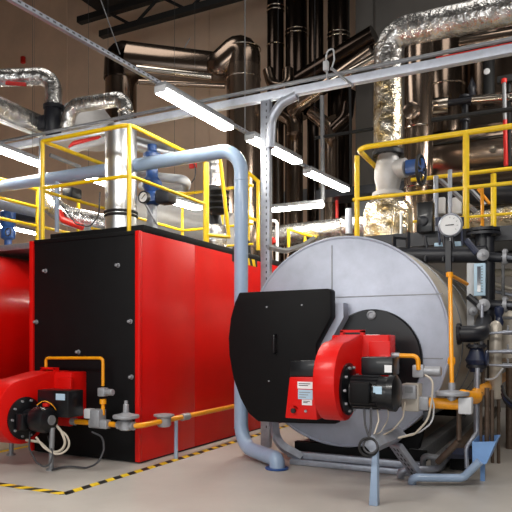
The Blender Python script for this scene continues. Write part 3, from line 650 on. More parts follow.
t = thing('blue_hand_valve', 'small blue hand valve below the right branch flange', 'valve', P(499, 325, Y=7.3))
obj('body', lathe(B(), P(499, 326, Y=7.3), (0, 0, 1), [(.04, 0), (.05, .05), (.03, .10), (.05, .14), (.05, .2), (.02, .22)], 14), 'navy', t)

# ================================================================== TANK-TOP FITTINGS
# dark platform frame
YP = 7.83
zb = 2.60
t = thing('platform', 'dark steel platform frame above the silver tank carrying yellow railings', 'platform', (-1.3, 8.6, zb))
obj('edge_beam', bx(-2.62, .7, 7.75, 7.83, zb-.14, zb+.03), 'blacksteel', t)
obj('edge_beam', bx(-2.62, .7, 9.5, 9.6, zb-.14, zb+.03), 'blacksteel', t)
obj('edge_beam', bx(-2.68, -2.6, 7.75, 9.6, zb-.14, zb+.03), 'blacksteel', t)
obj('deck_grating', bx(-1.6, .7, 7.84, 9.5, zb-.03, zb), 'deck', t)
for x in (-.45, .62): obj('leg', bx(x-.04, x+.04, 9.5, 9.58, 0, zb-.14), 'blacksteel', t)
t = thing('platform_railing', 'yellow tube railing on the platform above the silver tank', 'railing', (-1.3, 8.4, zb))
zt_, zm_ = 3.80, P(466, 188, Y=YP).z
xl = P(357, 200, Y=YP).x; xp = P(466, 200, Y=YP).x; yb = 9.55
rail(t, 'top_rail', [(xl, YP+1.0, zt_-.02), (xl, YP, zt_), (.7, YP, zt_)], .16, .034)
rail(t, 'mid_rail', [(xl-.05, YP-.01, zm_), (.7, YP-.01, zm_)], .1, .024)
rail(t, 'back_rail', [(P(411, 180, Y=yb).x, yb, P(411, 180, Y=yb).z), (.9, yb, P(411, 180, Y=yb).z)], .1, .03)
rail(t, 'back_rail', [(P(411, 212, Y=yb).x, yb, P(470, 217, Y=yb).z), (.9, yb, P(470, 217, Y=yb).z)], .1, .02)
post(t, xl, YP, zb+.03, zt_-.1, .034); post(t, xp, YP, zb+.03, zt_, .038); post(t, P(493.5, 200, Y=yb).x, yb, zb, P(494, 174, Y=yb).z, .04); post(t, xl, YP+1.0, zb, zt_-.02, .028)

# flue/steam main with valve
mx, my = P(388, 200, Y=8.4).x, 8.4
t = thing('steam_main', 'tall foil wrapped steam pipe rising from the tank and bending right under the roof', 'pipe', (mx, my, 2.35))
zv0, zv1 = P(388, 196, Y=my).z, P(388, 152, Y=my).z
zr = P(388, 35, Y=my).z; far = P(530, 6, Y=7.2)
obj('insulation', lathe(B(), (mx, my, 2.36), (0, 0, 1), [(.33, 0), (.335, .05), (.33, P(388, 212, Y=my).z-2.36), (.29, P(388, 204, Y=my).z-2.36), (.2, P(388, 199, Y=my).z-2.36), (.19, zv0-2.36)], 32), 'foilgold', t)
zs = P(388, 76, Y=my).z
obj('insulation', tube(B(), [(mx, my, zv1+.03), (mx, my, zv1+.4), (mx, my, zs)], [.19, .20, .19], 32), 'foilgold', t)
ztop_ = P(400, 28, Y=my-.1).z
e_ = P(530, 5, Y=8.05); b_ = V(mx, my, ztop_); sweep = fil([(mx, my, zs), b_, b_+(e_-b_)*((5.9-mx)/(e_.x-mx))], .42, 10)
obj('cladding', tube(B(), sweep, .19, 32), 'foil', t)
for z_ in (zs, P(388, 46, Y=my).z): obj('band', torus(B(), (mx, my, z_), (0, 0, 1), .19, .008, 32, 6), 'ring', t)
v = thing('stop_valve', 'grey flanged stop valve with a black handwheel on the foil wrapped steam pipe', 'valve', (mx, my, zv0))
bm = B(); lathe(bm, (mx, my, zv0+.03), (0, 0, 1), [(.13, 0), (.15, .06), (.185, .22), (.185, .32), (.15, .46), (.13, zv1-zv0-.06)], 24); obj('body', bm, 'domegrey', v)
flange('flange', v, (mx, my, zv0+.02), (0, 0, 1), .21, 'domegrey', .05); flange('flange', v, (mx, my, zv1-.02), (0, 0, 1), .21, 'blacksteel', .05)
q = V(mx, my, P(388, 171, Y=my).z)
obj('bonnet', cyl(B(), q+V(.12, -.03, 0), q+V(.26, -.06, 0), .13, 20), 'domegrey', v); obj('actuator', bx(q.x+.26, q.x+.5, q.y-.14, q.y-.0, q.z-.10, q.z+.08, .015), 'bluevalve', v)
hw = P(421, 170, Y=my-.1); bm = torus(B(), hw, (1, -.1, 0), .19, .022, 32, 8); cyl(bm, hw-V(.2, 0, 0), hw+V(.06, 0, 0), .022, 10)
for k in range(3): a = PI*k/3; bm = tube(bm, [hw+V(0, math.cos(a)*.19, math.sin(a)*.19), hw-V(0, math.cos(a)*.19, math.sin(a)*.19)], .012, 8)
obj('handwheel', bm, 'rubber', v)
# level controller and gauge etc.
t = thing('level_controller', 'black upright level controller head on the tank top beside the foil pipe', 'controller', P(425, 236, Y=7.9))
a, b = P(417, 233, Y=7.6), P(433, 201, Y=7.6); obj('housing', bx(a.x, b.x, 7.58, 7.72, a.z, b.z, .015), 'blackgloss', t)
q = P(423, 221, Y=7.56); obj('dial', lathe(B(), q, (0, -1, 0), [(.06, 0), (.06, .02), (.045, .03), (0, .03)], 20), 'blacksteel', t)
t = thing('pressure_gauge', 'large round silver pressure gauge with pale face in front of the yellow post', 'gauge', P(450, 245, Y=7.4))
q = P(450, 225, Y=7.35)
obj('case', lathe(B(), q+V(0, .06, 0), (.1, -1, 0), [(.12, 0), (.135, .01), (.135, .06), (.12, .07), (.115, .055), (0, .055)], 32), 'galv', t)
fc = obj('dial', lathe(B(), q+V(.001, .004, 0), (.1, -1, 0), [(.115, 0), (.115, .006), (0, .006)], 32), 'white', t)
obj('needle', tube(B(), [q+V(-.05, -.006, 0), q+V(.045, -.012, .0)], .006, 6), 'ink', fc)
bm = B()
for k in range(9):
    a = math.radians(-40+k*32.5); box(bm, q+V(math.cos(a)*.085, -.008-.008*math.cos(a), math.sin(a)*.085), (.016, .004, .004), R=Matrix.Rotation(-a, 3, 'Y'))
obj('scale', bm, 'ink', fc)
obj('stem', tube(B(), [q+V(0, .04, -.1), q+V(0, .04, -.3)], .018, 10), 'cast', t)
a, b = P(433, 249, Y=7.35), P(461, 240, Y=7.35)
t = thing('gauge_manifold', 'pale instrument valve block with two dark cocks under the round pressure gauge', 'valve block', P(447, 250, Y=7.45))
obj('block', bx(a.x, b.x, 7.42, 7.5, a.z+.02, b.z, .01), 'labelb', t)
for u_ in (438.5, 461):
    q = P(u_, 222, Y=7.42); bm = cyl(B(), q-V(0, .02, .05), q+V(0, -.02, .05), .035, 12); cyl(bm, q, q+V(.02, -.03, -.27), .014, 8); obj('cock', bm, 'navy', t)
for (u_, w_) in ((425, 248), (443, 250), (452, 252)):
    pipe('impulse_tube', [P(u_, 236, Y=7.3), P(u_+2, 250, Y=7.3), P(u_, 262, Y=7.25)], .018, 'blacksteel', {425: 'black bent tube on the tank top below the level controller', 443: 'black bent tube on the tank top left of the gauge stem', 452: 'black bent tube on the tank top right of the gauge stem'}[u_], R=.03)
t = thing('lifting_bracket', 'dark steel bracket frame on the tank top in front of the foil insulation', 'bracket', P(402, 246, Y=7.0))
for u_ in (394, 408): obj('upright', tube(B(), [P(u_, 250, Y=7.3), P(u_, 232 if u_ > 400 else 236, Y=7.3)], .028, 4), 'blacksteel', t)
obj('cross_bar', tube(B(), [P(394, 237, Y=7.3), P(408, 238, Y=7.3)], .025, 4), 'blacksteel', t)
t = thing('thermometer', 'slim silver thermometer well strapped to the foil insulation', 'thermometer', P(401, 235, Y=7.95))
obj('tube', tube(B(), [P(401, 238, Y=8.02), P(401, 212, Y=8.02)], .022, 10), 'alu', t); obj('loop', tube(B(), fil([P(394, 238, Y=8.0), P(394, 213, Y=8.0), P(401, 208, Y=8.0), P(408, 213, Y=8.0), P(408, 238, Y=8.0)], .08), .012, 8), 'foilgold', t)
for px, y0, r, lb in ((436, 176, .035, 'left of the two pale vertical pipes behind the pressure gauge'), (450, 170, .03, 'right of the two pale vertical pipes behind the pressure gauge')):
    pipe('riser', [P(px, 236, Y=9.0), P(px, y0, Y=9.0)], r, 'galv', lb)
for px, lb in ((441, 'left white junction box glimpsed behind the railing'), (457, 'right white junction box glimpsed behind the railing')):
    q = P(px, 206, Y=10.2); obj('junction_box', box(B(), q, (.14, .1, .26), 0, .015), 'white', None, lb, 'box')
obj('rack_brace', tube(B(), [P(438, 178, Y=9.8), P(476, 212, Y=9.8)], .035, 4), 'galvd', None, 'slanting grey angle iron behind the right railing, leftmost', 'brace')
obj('rack_brace', tube(B(), [P(462, 180, Y=9.9), P(485, 205, Y=9.9)], .03, 4), 'galvd', None, 'slanting grey angle iron behind the right railing, nearer the yellow post', 'brace')
obj('signal_pipe', tube(B(), [P(482, 188, Y=9.7), P(482.5, 236, Y=9.7)], .025, 8), 'gas', None, 'thin orange vertical pipe between the two yellow posts', 'pipe')
obj('signal_pipe', tube(B(), [P(478, 189, Y=9.75), P(490, 204, Y=9.75)], .022, 8), 'gas', None, 'thin orange slanted pipe between the two yellow posts', 'pipe')
pipe('lagged_pipe', [P(452, 222, Y=10.6), P(520, 214, Y=10.3)], .2, 'foilgold', 'gold tinted foil lagged pipe low behind the right railing')
pipe('dark_pipe', [P(430, 195, Y=10.4), P(520, 194, Y=10.2)], .15, 'blacksteel', 'thick dark pipe behind the right railing under the brown vessel')

# ================================================================== BACK RIGHT: STACKS AND VESSELS
def stack(name, label, px, w, y0, y1, Y, m, rings=(), cat='flue', cap=True):
    c0, c1 = P(px, y0, Y=Y), P(px, y1, Y=Y); d = (c0).dot(FW); r = w/2/F*d
    t = thing(name, label, cat, (c1.x, c1.y, c1.z))
    pr = [(r, 0), (r, c0.z-c1.z-.04), (r*.92, c0.z-c1.z)] + ([(0, c0.z-c1.z+.02)] if cap else [])
    obj('shell', lathe(B(), (c1.x, c1.y, c1.z), (0, 0, 1), pr, 40), m, t)
    for py in rings: obj('joint_band', torus(B(), (c1.x, c1.y, P(px, py, Y=Y).z), (0, 0, 1), r, .014, 40, 6), 'ring', t)
    return t
fp_ = stack('flue_pipe', 'tall brown polished steel flue right of the foil steam pipe', 418.5, 28, 37, 262, 10.0, 'steel', (40, 129, 188))
q = P(411, 110, Y=9.66); obj('inspection_cap', lathe(B(), q+V(0, .06, 0), (0, -1, 0), [(.13, 0), (.13, .05), (.11, .06), (0, .06)], 24), 'steel', fp_)
stack('storage_vessel', 'wide brown upright vessel behind the flue under the bent steam pipe', 446, 37, 26, 136, 11.3, 'steelmd', (45, 88))
t = thing('storage_vessel', 'long horizontal brown steel vessel behind the right railing', 'vessel', P(480, 190, Y=11.0))
c0, c1 = P(428, 162, Y=11.4), P(540, 150, Y=11.2); obj('shell', tube(B(), [c0, c1], [.52, .54], 40), 'steel', t)
obj('seam', tube(B(), [c0+V(0, -.53, .14), c1+V(0, -.55, .16)], .015, 8), 'dark', t)
q = P(493, 150, Y=10.75); obj('nozzle', lathe(B(), q, (0, -1, 0), [(.06, 0), (.06, .06), (.04, .06), (.04, .02), (0, .02)], 18), 'ring', t)
stack('storage_vessel', 'dark grey brown upright vessel at the upper right edge behind the beam', 496, 78, 40, 120, 12.0, 'steelmd', ())
pipe('branch_pipe', [P(462, 44, Y=10.4), P(640, 14, Y=9.7)], .11, 'steel', 'polished horizontal pipe at the upper right above the pale beam')
pipe('branch_pipe', [P(474, 100, Y=10.2), P(640, 86, Y=9.4)], .075, 'ring', 'bright horizontal steel pipe under the beam at the right edge')
pipe('branch_pipe', [P(433, 107, Y=10.4), P(449, 105, Y=10.4)], .14, 'ring', 'short bright steel sleeve beside the brown flue')
pipe('branch_pipe', [P(449, 103, Y=10.4), P(475, 99, Y=10.3)], .05, 'blacksteel', 'black pipe with flanges joining the bright sleeve and the bright pipe')
pipe('conduit', [P(432, 120, Y=9.6), P(640, 92, Y=9.0)], .035, 'dark', 'thin dark pipe crossing in front of the brown vessels above the railing')
t = thing('drop_valve', 'dark vertical valve and pipe dropping to the horizontal brown vessel', 'valve', P(465, 130, Y=10.5))
obj('pipe', tube(B(), [P(465, 97, Y=10.5), P(465, 136, Y=10.5)], .055, 12), 'blacksteel', t)
for py in (97, 104, 121): flange('flange', t, P(465, py, Y=10.5), (0, 0, 1), .09, 'blacksteel', .03, 6)
obj('spindle', lathe(B(), P(472, 97, Y=10.5), (0, 0, 1), [(.07, 0), (.05, .1), (.07, .15), (.03, .25), (.0, .33)], 12), 'blacksteel', t)
q = P(487, 72, Y=10.6); t = thing('dial_thermometer', 'tiny white dial on a dark pipe below the beam at the upper right', 'gauge', q+V(0, 0, -.6))
obj('dial', lathe(B(), q, (0, -1, 0), [(.05, 0), (.05, .03), (.04, .035), (0, .035)], 20), 'white', t); obj('stem', tube(B(), [q+V(.02, .06, .2), q+V(.02, .06, -.5)], .09, 12), 'dark', t)
t = thing('level_standpipe', 'thin grey standpipe with a red lower half at the right edge', 'pipe', P(505, 166, Y=10.0))
obj('tube', tube(B(), [P(504, 80, Y=9.9), P(505, 120, Y=9.9)], .03, 10), 'galvd', t); obj('tube', tube(B(), [P(505, 120, Y=9.9), P(506, 166, Y=9.9)], .032, 10), 'redvalve', t, 'red tube'); obj('cap', cyl(B(), P(504, 83, Y=9.9), P(504, 79, Y=9.9), .04, 12), 'redvalve', t, 'red cap'); obj('bracket', box(B(), P(508, 79, Y=9.95), (.3, .1, .1), 0, .01), 'dark', t); obj('bracket', tube(B(), [P(506, 160, Y=9.9), P(506, 160, Y=10.75)], .02, 8), 'dark', t)
obj('vertical_pipe', tube(B(), [P(509, 82, Y=10.0), P(509.5, 166, Y=10.0)], .03, 10), 'dark', None, 'dark vertical pipe at the right edge beside the red standpipe', 'pipe')

# dark stacks in the middle back
S = [('leftmost dark polished flue under the roof with two bright joint bands', 275.5, 17, (8, 12, 46)), ('second dark flue from the left with bright joint bands above a taper', 296.5, 22, (32, 36)), ('third dark flue from the left, plain and unbanded', 316, 15, ()), ('rightmost dark flue beside the grey pilaster with bright joint bands', 338.5, 22, (35, 39))]
for i, (lb, px, w, rg) in enumerate(S):
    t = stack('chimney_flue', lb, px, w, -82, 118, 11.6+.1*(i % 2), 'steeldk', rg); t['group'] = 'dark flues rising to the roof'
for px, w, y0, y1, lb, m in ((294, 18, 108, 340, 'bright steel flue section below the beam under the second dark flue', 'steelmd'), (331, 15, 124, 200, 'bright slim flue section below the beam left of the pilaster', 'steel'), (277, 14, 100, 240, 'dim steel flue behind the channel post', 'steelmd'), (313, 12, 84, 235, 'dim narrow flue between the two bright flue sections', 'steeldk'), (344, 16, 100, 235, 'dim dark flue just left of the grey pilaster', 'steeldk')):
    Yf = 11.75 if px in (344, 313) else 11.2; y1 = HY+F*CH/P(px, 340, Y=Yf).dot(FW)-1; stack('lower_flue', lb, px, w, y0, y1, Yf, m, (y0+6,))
def duct(label, pts, r, m, R=.3, bands=True, name='flue_duct'):
    t = thing(name, label, 'duct', pts[len(pts)//2])
    obj('shell', tube(B(), fil(pts, R, 5), r, 28), m, t)
    return t
duct('polished slanting flue duct climbing right behind the beam', [P(292, 112, Y=10.9), P(300, 104, Y=10.8), P(372, 52, Y=10.6)], .13, 'steel')
duct('upper dark slanting flue duct climbing right above the beam', [P(300, 82, Y=11.1), P(375, 36, Y=10.9)], .2, 'steeldk')
duct('lower bright slanting flue duct from the gold elbow to the steam pipe', [P(330, 84, Y=10.6), P(376, 58, Y=10.5)], .09, 'ring')
duct('bronze Y branch flue elbow left of the bright flue section', [P(272, 108, Y=11.0), P(294, 121, Y=11.0), P(294, 134, Y=11.0)], .15, 'steelmd', .2)
duct('bronze Y branch flue elbow at the right bright flue section', [P(311, 112, Y=11.0), P(331, 128, Y=11.0), P(331, 140, Y=11.0)], .12, 'steel', .2)
duct('dark Y branch flue elbow joining the right bright section from the right', [P(349, 92, Y=11.05), P(346, 118, Y=11.0), P(333, 130, Y=11.0)], .13, 'steeldk', .2)
duct('dark flue elbow curling below the leftmost dark flue', [P(268, 70, Y=11.0), P(272, 85, Y=11.0), P(288, 88, Y=11.0), P(288, 70, Y=11.1)], .11, 'steelmd', .2)
for (a, b, r, lb) in (((315, 138), (378, 128), .03, 'thin dark steel bar crossing behind the lamps near the pilaster'), ((322, 96), (323, 200), .04, 'upright grey pipe between the bright flue sections'), ((350, 84), (351, 185), .025, 'thin upright rod left of the platform railing')):
    obj('steel_bar', tube(B(), [P(*a, Y=10.4), P(*b, Y=10.4)], r, 8), 'dark' if r < .04 else 'galvd', None, lb, 'bar')
obj('cable_tray', bx(P(322, 200, Y=11).x, P(430, 200, Y=11).x, 10.7, 11.3, P(340, 200, Y=11).z, P(340, 192, Y=11).z), 'blacksteel', None, 'dark cable tray above the lamp behind the platform railing', 'tray')
t = thing('fan_box', 'dark steel duct box resting on the beam between the two right lamps', 'box', P(294, 200, Y=11.6))
obj('box', box(B(), P(303, 198, Y=12.1), (1.5, .3, .3), 0, .02), 'galvd', t); obj('box', box(B(), P(285, 198, Y=11.9), (.5, .25, .14), 0, .02), 'deck', t)
obj('control_cabinet', box(B(), P(348, 222, Y=12.3), (1.1, .3, .75), 0, .015), 'ltgrey', None, 'light grey cabinet behind the silver pipe left of the platform railing', 'cabinet')
obj('tag_strip', tube(B(), [P(337, 199, Y=11.0), P(337, 218, Y=11.0)], .03, 8), 'redvalve', None, 'small red upright tag below the dark tray', 'tag')
t = thing('lagged_pipe', 'large silver lagged pipe lying behind the top of the silver tank', 'pipe', P(310, 235, Y=10.4))
obj('shell', tube(B(), [P(271, 237, Y=10.45), P(345, 229, Y=10.35), P(380, 225, Y=10.3)], .2, 28), 'foil', t)
for px in (344, 349): obj('band', torus(B(), P(px, 228.5, Y=10.35), (1, -.02, 0), .205, .02, 28, 8), 'ring', t)
q = P(349, 222, Y=10.0); obj('post', tube(B(), [q+V(0, 0, -.2), q+V(0, 0, .22)], .06, 14), 'galv', t)
t = thing('stub_railing', 'small yellow railing behind the tank top left of the silver lagged pipe', 'railing', P(290, 240, Y=9.9))
obj('post', tube(B(), [P(288.5, 250, Y=9.9), P(288.5, 229, Y=9.9)], .028, 10), 'yellow', t); obj('top_rail', tube(B(), [P(288.5, 229, Y=9.9), P(316, 238, Y=10.2)], .025, 10), 'yellow', t); obj('post', tube(B(), [P(305, 234, Y=10.1), P(305, 246, Y=10.1)], .025, 10), 'yellow', t)
t = thing('white_pipe', 'white hooked pipe with a small red tap right of the perforated post', 'pipe', V(P(277, 262, Y=9.9).x, 9.9, 0))
q = P(277, 221, Y=9.9); obj('pipe', tube(B(), fil([P(270, 221, Y=9.9), q, V(q.x, 9.9, 0)], .08), .028, 12), 'white', t)
obj('tap', lathe(B(), P(273, 241, Y=9.85), (0, -1, 0), [(.06, 0), (.06, .05), (.03, .06), (0, .06)], 14), 'redvalve', t, 'small red tap'); obj('tap_stem', tube(B(), [P(273, 241, Y=9.86), V(q.x, 9.9, P(273, 241, Y=9.86).z)], .02, 8), 'white', t)
obj('shell_bracket', tube(B(), fil([P(268, 247, Y=6.3), P(285, 251, Y=6.6), P(302, 246, Y=7.0), P(314, 238, Y=7.4)], .3), .032, 4), 'galvd', None, 'grey angle bracket curving from the post over the tank shoulder', 'bracket')

# ================================================================== BIG CHIMNEY WITH ELBOW, LEFT BACK
d1 = 11.4
t = thing('main_flue', 'huge brown polished flue with hooded elbow rising left of centre', 'flue', P(243.5, 330, d=d1))
pc = P(243.5, 330, d=d1); ph = P(243.5, 60, d=d1); rr = 17/F*d1
obj('riser', tube(B(), [V(pc.x, pc.y, 0.0), V(pc.x, pc.y, ph.z-.15)], rr, 48), 'steel', t)
dl = P(130, 62, d=11.9); dr = P(218, 70, d=11.7)
el = fil([V(pc.x, pc.y, ph.z-.15), V(pc.x, pc.y, ph.z+.22), P(222, 68, d=11.55), dr], .42, 5)
obj('elbow', tube(B(), el, rr, 40), 'steelmd', t)
obj('duct', tube(B(), [dr, dl], [.31, .36], 40), 'steelmd', t)
for py in (80, 50): obj('joint_band', torus(B(), (pc.x, pc.y, P(243, py, d=d1).z), (0, 0, 1), rr, .012, 40, 6), 'ring', t)
pl = P(121, 70, d=12.0); obj('elbow', tube(B(), fil([dl, P(122, 57, d=12.0), V(pl.x, pl.y, pl.z-.2)], .5, 5), .33, 40), 'steeldk', t)
obj('drop', tube(B(), [V(pl.x, pl.y, pl.z-.1), V(pl.x, pl.y, P(121, 125, d=12.0).z)], .30, 40), 'steelmd', t)
obj('joint_band', torus(B(), (pl.x, pl.y, P(121, 73, d=12).z), (0, 0, 1), .305, .014, 40, 6), 'ring', t)
for (a, b, r, lb) in (((137, 68), (212, 77), .06, 'thin polished pipe just under the brown overhead duct'), ((139, 82), (225, 86), .05, 'slim grey pipe low under the brown overhead duct')):
    pipe('thin_pipe', [P(*a, d=11.4), P(*b, d=11.3)], r, 'ring' if r > .055 else 'steel', lb)
stack('slim_flue', 'narrow bright flue between the huge brown flue and the channel post', 247, 8, 120, HY+F*CH/P(247, 340, Y=11.0).dot(FW)-1, 11.0, 'alu', ())

# ================================================================== CLUSTER ABOVE LEFT BOILER
vx = P(121, 200, Y=6.05); rr = .19
t = thing('boiler_flue', 'thick smooth silver duct standing on the box boiler roof behind the front railing', 'flue', (vx.x, 6.05, BZ+.05))
obj('shell', cyl(B(), (vx.x, 6.05, BZ+.09), (vx.x, 6.05, P(121, 128, Y=6.05).z), rr, 40), 'alu', t)
for py in (213, 216.5): obj('seal', torus(B(), (vx.x, 6.05, P(121, py, Y=6.05).z), (0, 0, 1), rr, .018, 40, 8), 'rubber', t, 'black seal ring')
q = P(110, 195, Y=5.9); obj('cap', lathe(B(), q+V(0, .02, 0), (-.2, -1, 0), [(.045, 0), (.045, .05), (0, .055)], 16), 'cast', t)
t = thing('bent_duct', 'crinkled foil duct arching over above the grey dome', 'duct', P(100, 110, Y=7.2))
obj('shell', tube(B(), fil([P(126, 128, Y=7.0), P(126, 98, Y=7.0), P(72, 106, Y=7.0), P(66, 128, Y=7.0)], .2, 8), .105, 28), 'foil', t)
obj('band', torus(B(), P(126, 112, Y=7.0), (0, 0, 1), .108, .01, 28, 6), 'ring', t)
t = thing('grey_dome_hood', 'smooth grey cone hood behind the arching foil duct', 'hood', P(80, 140, Y=7.6))
q = P(84, 136, Y=7.7); obj('cone', lathe(B(), q, (0, 0, 1), [(.66, -.05), (.62, .05), (.32, .44), (.1, .5), (0, .5)], 40), 'domegrey', t)
# left foil pipe + black valve
t = thing('foil_pipe', 'crinkled foil pipe entering from the left edge and bending down to the black valve', 'pipe', P(53, 106, Y=7.0))
obj('shell', tube(B(), fil([P(-30, 79, d=9.2), P(54, 76, d=9.3), P(53, 107, d=9.3)], .3, 9), .125, 28), 'foil', t)
bm = B(); obj('red_mark', tube(B(), [P(6, 83, d=9.08), P(26, 84.5, d=9.09)], .03, 8), 'redvalve', t, 'red marking strip')
t = thing('flap_valve', 'black cast valve with bolted flange below the bent foil pipe', 'valve', P(53, 140, d=9.3))
q = P(54, 107.5, d=9.3); flange('flange', t, q, (0, 0, 1), .155, 'blacksteel', .05, 10)
bb = P(53, 139, d=9.3); obj('body', lathe(B(), bb, (0, 0, 1), [(.10, 0), (.12, .1), (.13, .2), (.14, .3), (.12, q.z-bb.z-.02)], 24), 'blacksteel', t); obj('body_wing', box(B(), P(45, 124, d=9.3), (.16, .2, .22), 0, .03), 'blacksteel', t)
pp_ = P(41, 138, Y=6.6); obj('steel_post', bx(pp_.x-.02, pp_.x+.02, 6.58, 6.62, 2.56, pp_.z), 'galv', None, 'thin grey upright tube beside the front left railing post', 'post')
pipe('lagged_pipe', [P(-30, 95, d=8.2), P(44, 127, d=9.6)], .15, 'foil', 'foil lagged pipe slanting down from the left edge below the foil pipe')
pipe('thin_pipe', [P(-30, 110, d=8.1), P(42, 137, d=9.5)], .025, 'white', 'thin pale pipe following under the slanting lagged pipe')
# clutter behind left railing
t = thing('lagged_elbow', 'silver lagged pipe with elbow lying behind the railing left of the thick duct', 'pipe', P(70, 225, Y=6.8))
obj('shell', tube(B(), fil([P(51, 175, Y=7.0), P(50, 205, Y=7.0), P(66, 216, Y=7.0), P(110, 226, Y=7.3)], .25, 8), .15, 28), 'foil', t)
obj('red_fitting', tube(B(), fil([P(59, 211, Y=6.82), P(63, 220, Y=6.82), P(82, 227, Y=6.82)], .1), .05, 10), 'redvalve', t, 'red fitting')
t = thing('red_header', 'red pipe fitting with white end under the railing left of the thick duct', 'pipe', P(80, 145, Y=6.7))
obj('pipe', tube(B(), fil([P(70, 148, Y=6.7), P(74, 143, Y=6.7), P(100, 138, Y=6.7)], .1), .032, 12), 'redvalve', t); obj('end', tube(B(), fil([P(72, 150, Y=6.72), P(82, 147, Y=6.72), P(106, 140, Y=6.72)], .1), .05, 12), 'ltgrey', t)
obj('small_motor', box(B(), P(72, 194, Y=6.6), (.2, .2, .15), 0, .03), 'blacksteel', None, 'small black actuator behind the mid rail left of the thick duct', 'actuator')
pipe('thin_pipe', [P(57, 182, Y=6.0), P(57, 232, Y=6.0)], .028, 'bluepipe', 'thin pale blue upright pipe on the boiler roof near the left railing')
pipe('thin_pipe', [P(50, 155, Y=6.9), P(80, 167, Y=7.4)], .03, 'galvd', 'thin grey pipe crossing behind the upper left railing corner')
cable([P(62, 205, Y=6.0), P(76, 224, Y=5.95), P(90, 227, Y=5.9), P(99, 215, Y=5.9), P(100, 192, Y=5.9)], .012, 'cabledk', 'grey cable looping on the boiler roof beside the thick duct')
t = thing('blue_valve', 'blue cast valve standing behind the pressure gauge on the box boiler roof', 'valve', P(152, 210, Y=6.6))
vq = P(152, 205, Y=6.6)
obj('body', lathe(B(), vq, (0, 0, 1), [(.08, 0), (.125, .03), (.125, .1), (.09, .16), (.13, .24), (.13, .3), (.08, .36), (.075, .48), (.115, .54), (.115, .66), (.06, .7), (.06, .78)], 20), 'bluevalve', t)
obj('pedestal', bx(vq.x-.05, vq.x+.05, 6.55, 6.65, BZ+.09, vq.z, .004), 'galv', t, 'grey pedestal')
obj('motor', box(B(), P(166, 197, Y=6.6), (.22, .2, .18), 0, .03), 'blacksteel', t)
t = thing('pressure_gauge', 'round dial gauge with dark rim beside the thick silver duct', 'gauge', P(143, 205, Y=5.75))
q = P(143, 197, Y=5.75)
obj('case', lathe(B(), q+V(0, .05, 0), (.0, -1, 0), [(.07, 0), (.072, .05), (.06, .055), (.056, .045), (0, .045)], 24), 'blacksteel', t)
fc = obj('dial', lathe(B(), q+V(0, .01, 0), (0, -1, 0), [(.058, 0), (.058, .006), (0, .006)], 24), 'white', t)
obj('needle', tube(B(), [q+V(-.02, 0, -.02), q+V(.03, 0, .03)], .004, 6), 'ink', fc)
obj('stem', tube(B(), [q+V(0, .03, -.06), q+V(.06, .2, -.3)], .012, 8), 'cast', t)
pipe('white_pipe', [P(120, 173, Y=7.0), P(187, 180, Y=6.9), P(186, 187, Y=7.1), P(142, 186, Y=7.6)], .062, 'ltgrey', 'pale pipe with a tight hairpin end behind the blue pipe', R=.1)
pipe('lagged_pipe', [P(125, 140, Y=7.6), P(165, 152, Y=7.9), P(196, 158, Y=8.2)], .11, 'alu', 'silver lagged pipe running back above the blue pipe')
pipe('lagged_pipe', [P(140, 212, Y=9.2), P(200, 226, Y=9.3), P(232, 232, Y=9.4)], .32, 'domegrey', 'fat pale grey duct low behind the railing between gauge and bellows')
t = thing('bellows_damper', 'black ribbed bellows damper on a foil duct behind the ladder gate', 'damper', P(214, 240, Y=7.9))
q = P(214, 240, Y=7.9)
obj('duct', tube(B(), [P(214, 160, Y=7.9), P(214, 187, Y=7.9)], .125, 24), 'foil', t); obj('duct', tube(B(), [P(216, 226, Y=7.9), V(P(216, 226, Y=7.9).x, 7.9, BZ+.09)], .16, 24), 'foil', t)
obj('body', tube(B(), [P(212, 186, Y=7.9), P(212, 212, Y=7.9), P(216, 227, Y=7.9)], [.11, .12, .10], 20), 'blacksteel', t)
bm = B(); c0 = P(218, 190, Y=7.75); c1 = P(219, 214, Y=7.75); hh = c0.z-c1.z; pr = []
for k in range(9): pr.append((.17 if k % 2 else .11, hh*k/8))
lathe(bm, (c1.x, 7.72, c1.z), (0, 0, 1), pr, 24); obj('bellows', bm, 'rubber', t)
cable([P(188, 160, Y=7.8), P(196, 165, Y=7.8), P(195, 178, Y=7.8), P(186, 190, Y=7.8)], .012, 'cabledk', 'thin dark cable hanging in front of the plaster wall near the ladder gate')
obj('red_flag', box(B(), P(193, 165, Y=8.1), (.12, .05, .1), 0, .01), 'redvalve', None, 'small red handle near the top of the foil duct of the bellows', 'handle')

# ================================================================== FAR LEFT: RED CYLINDER BOILER, DECK, RAILING
rx, rz, rR = -7.1, 1.36, 1.1
t = thing('fire_tube_boiler', 'glossy red horizontal cylinder boiler at the left edge', 'boiler', (rx, 6.5, 0))
obj('shell', lathe(B(), (rx, 3.9, rz), (0, 1, 0), [(rR-.06, 0), (rR, .06), (rR, 5.4), (rR-.06, 5.5)], 80), 'redtank', t)
for y in (4.6, 6.4, 8.6): obj('saddle', bx(rx-.8, rx+.8, y-.08, y+.08, .14, .72), 'black', t)
obj('plinth', bx(-8.3, -5.95, 3.9, 9.6, 0, .14, .01), 'plinth', t, 'pale concrete plinth')
obj('floor_line', bx(-5.93, -5.85, 3.9, 9.5, .001, .004), 'tapeY', None, 'plain yellow line on the floor beside the pale plinth at far left', 'floor tape')
t = thing('roof_deck', 'grey walkway deck above the red cylinder boiler at the left', 'deck', (rx, 7.4, 2.5))
obj('deck_plate', bx(-8.4, -5.75, 5.9, 9.6, 2.49, 2.57, .006), 'deck', t)
for x_, y_ in ((-5.82, 9.5), (-8.3, 9.5)): obj('leg', bx(x_-.04, x_+.04, y_-.04, y_+.04, 0, 2.49), 'deck', t)
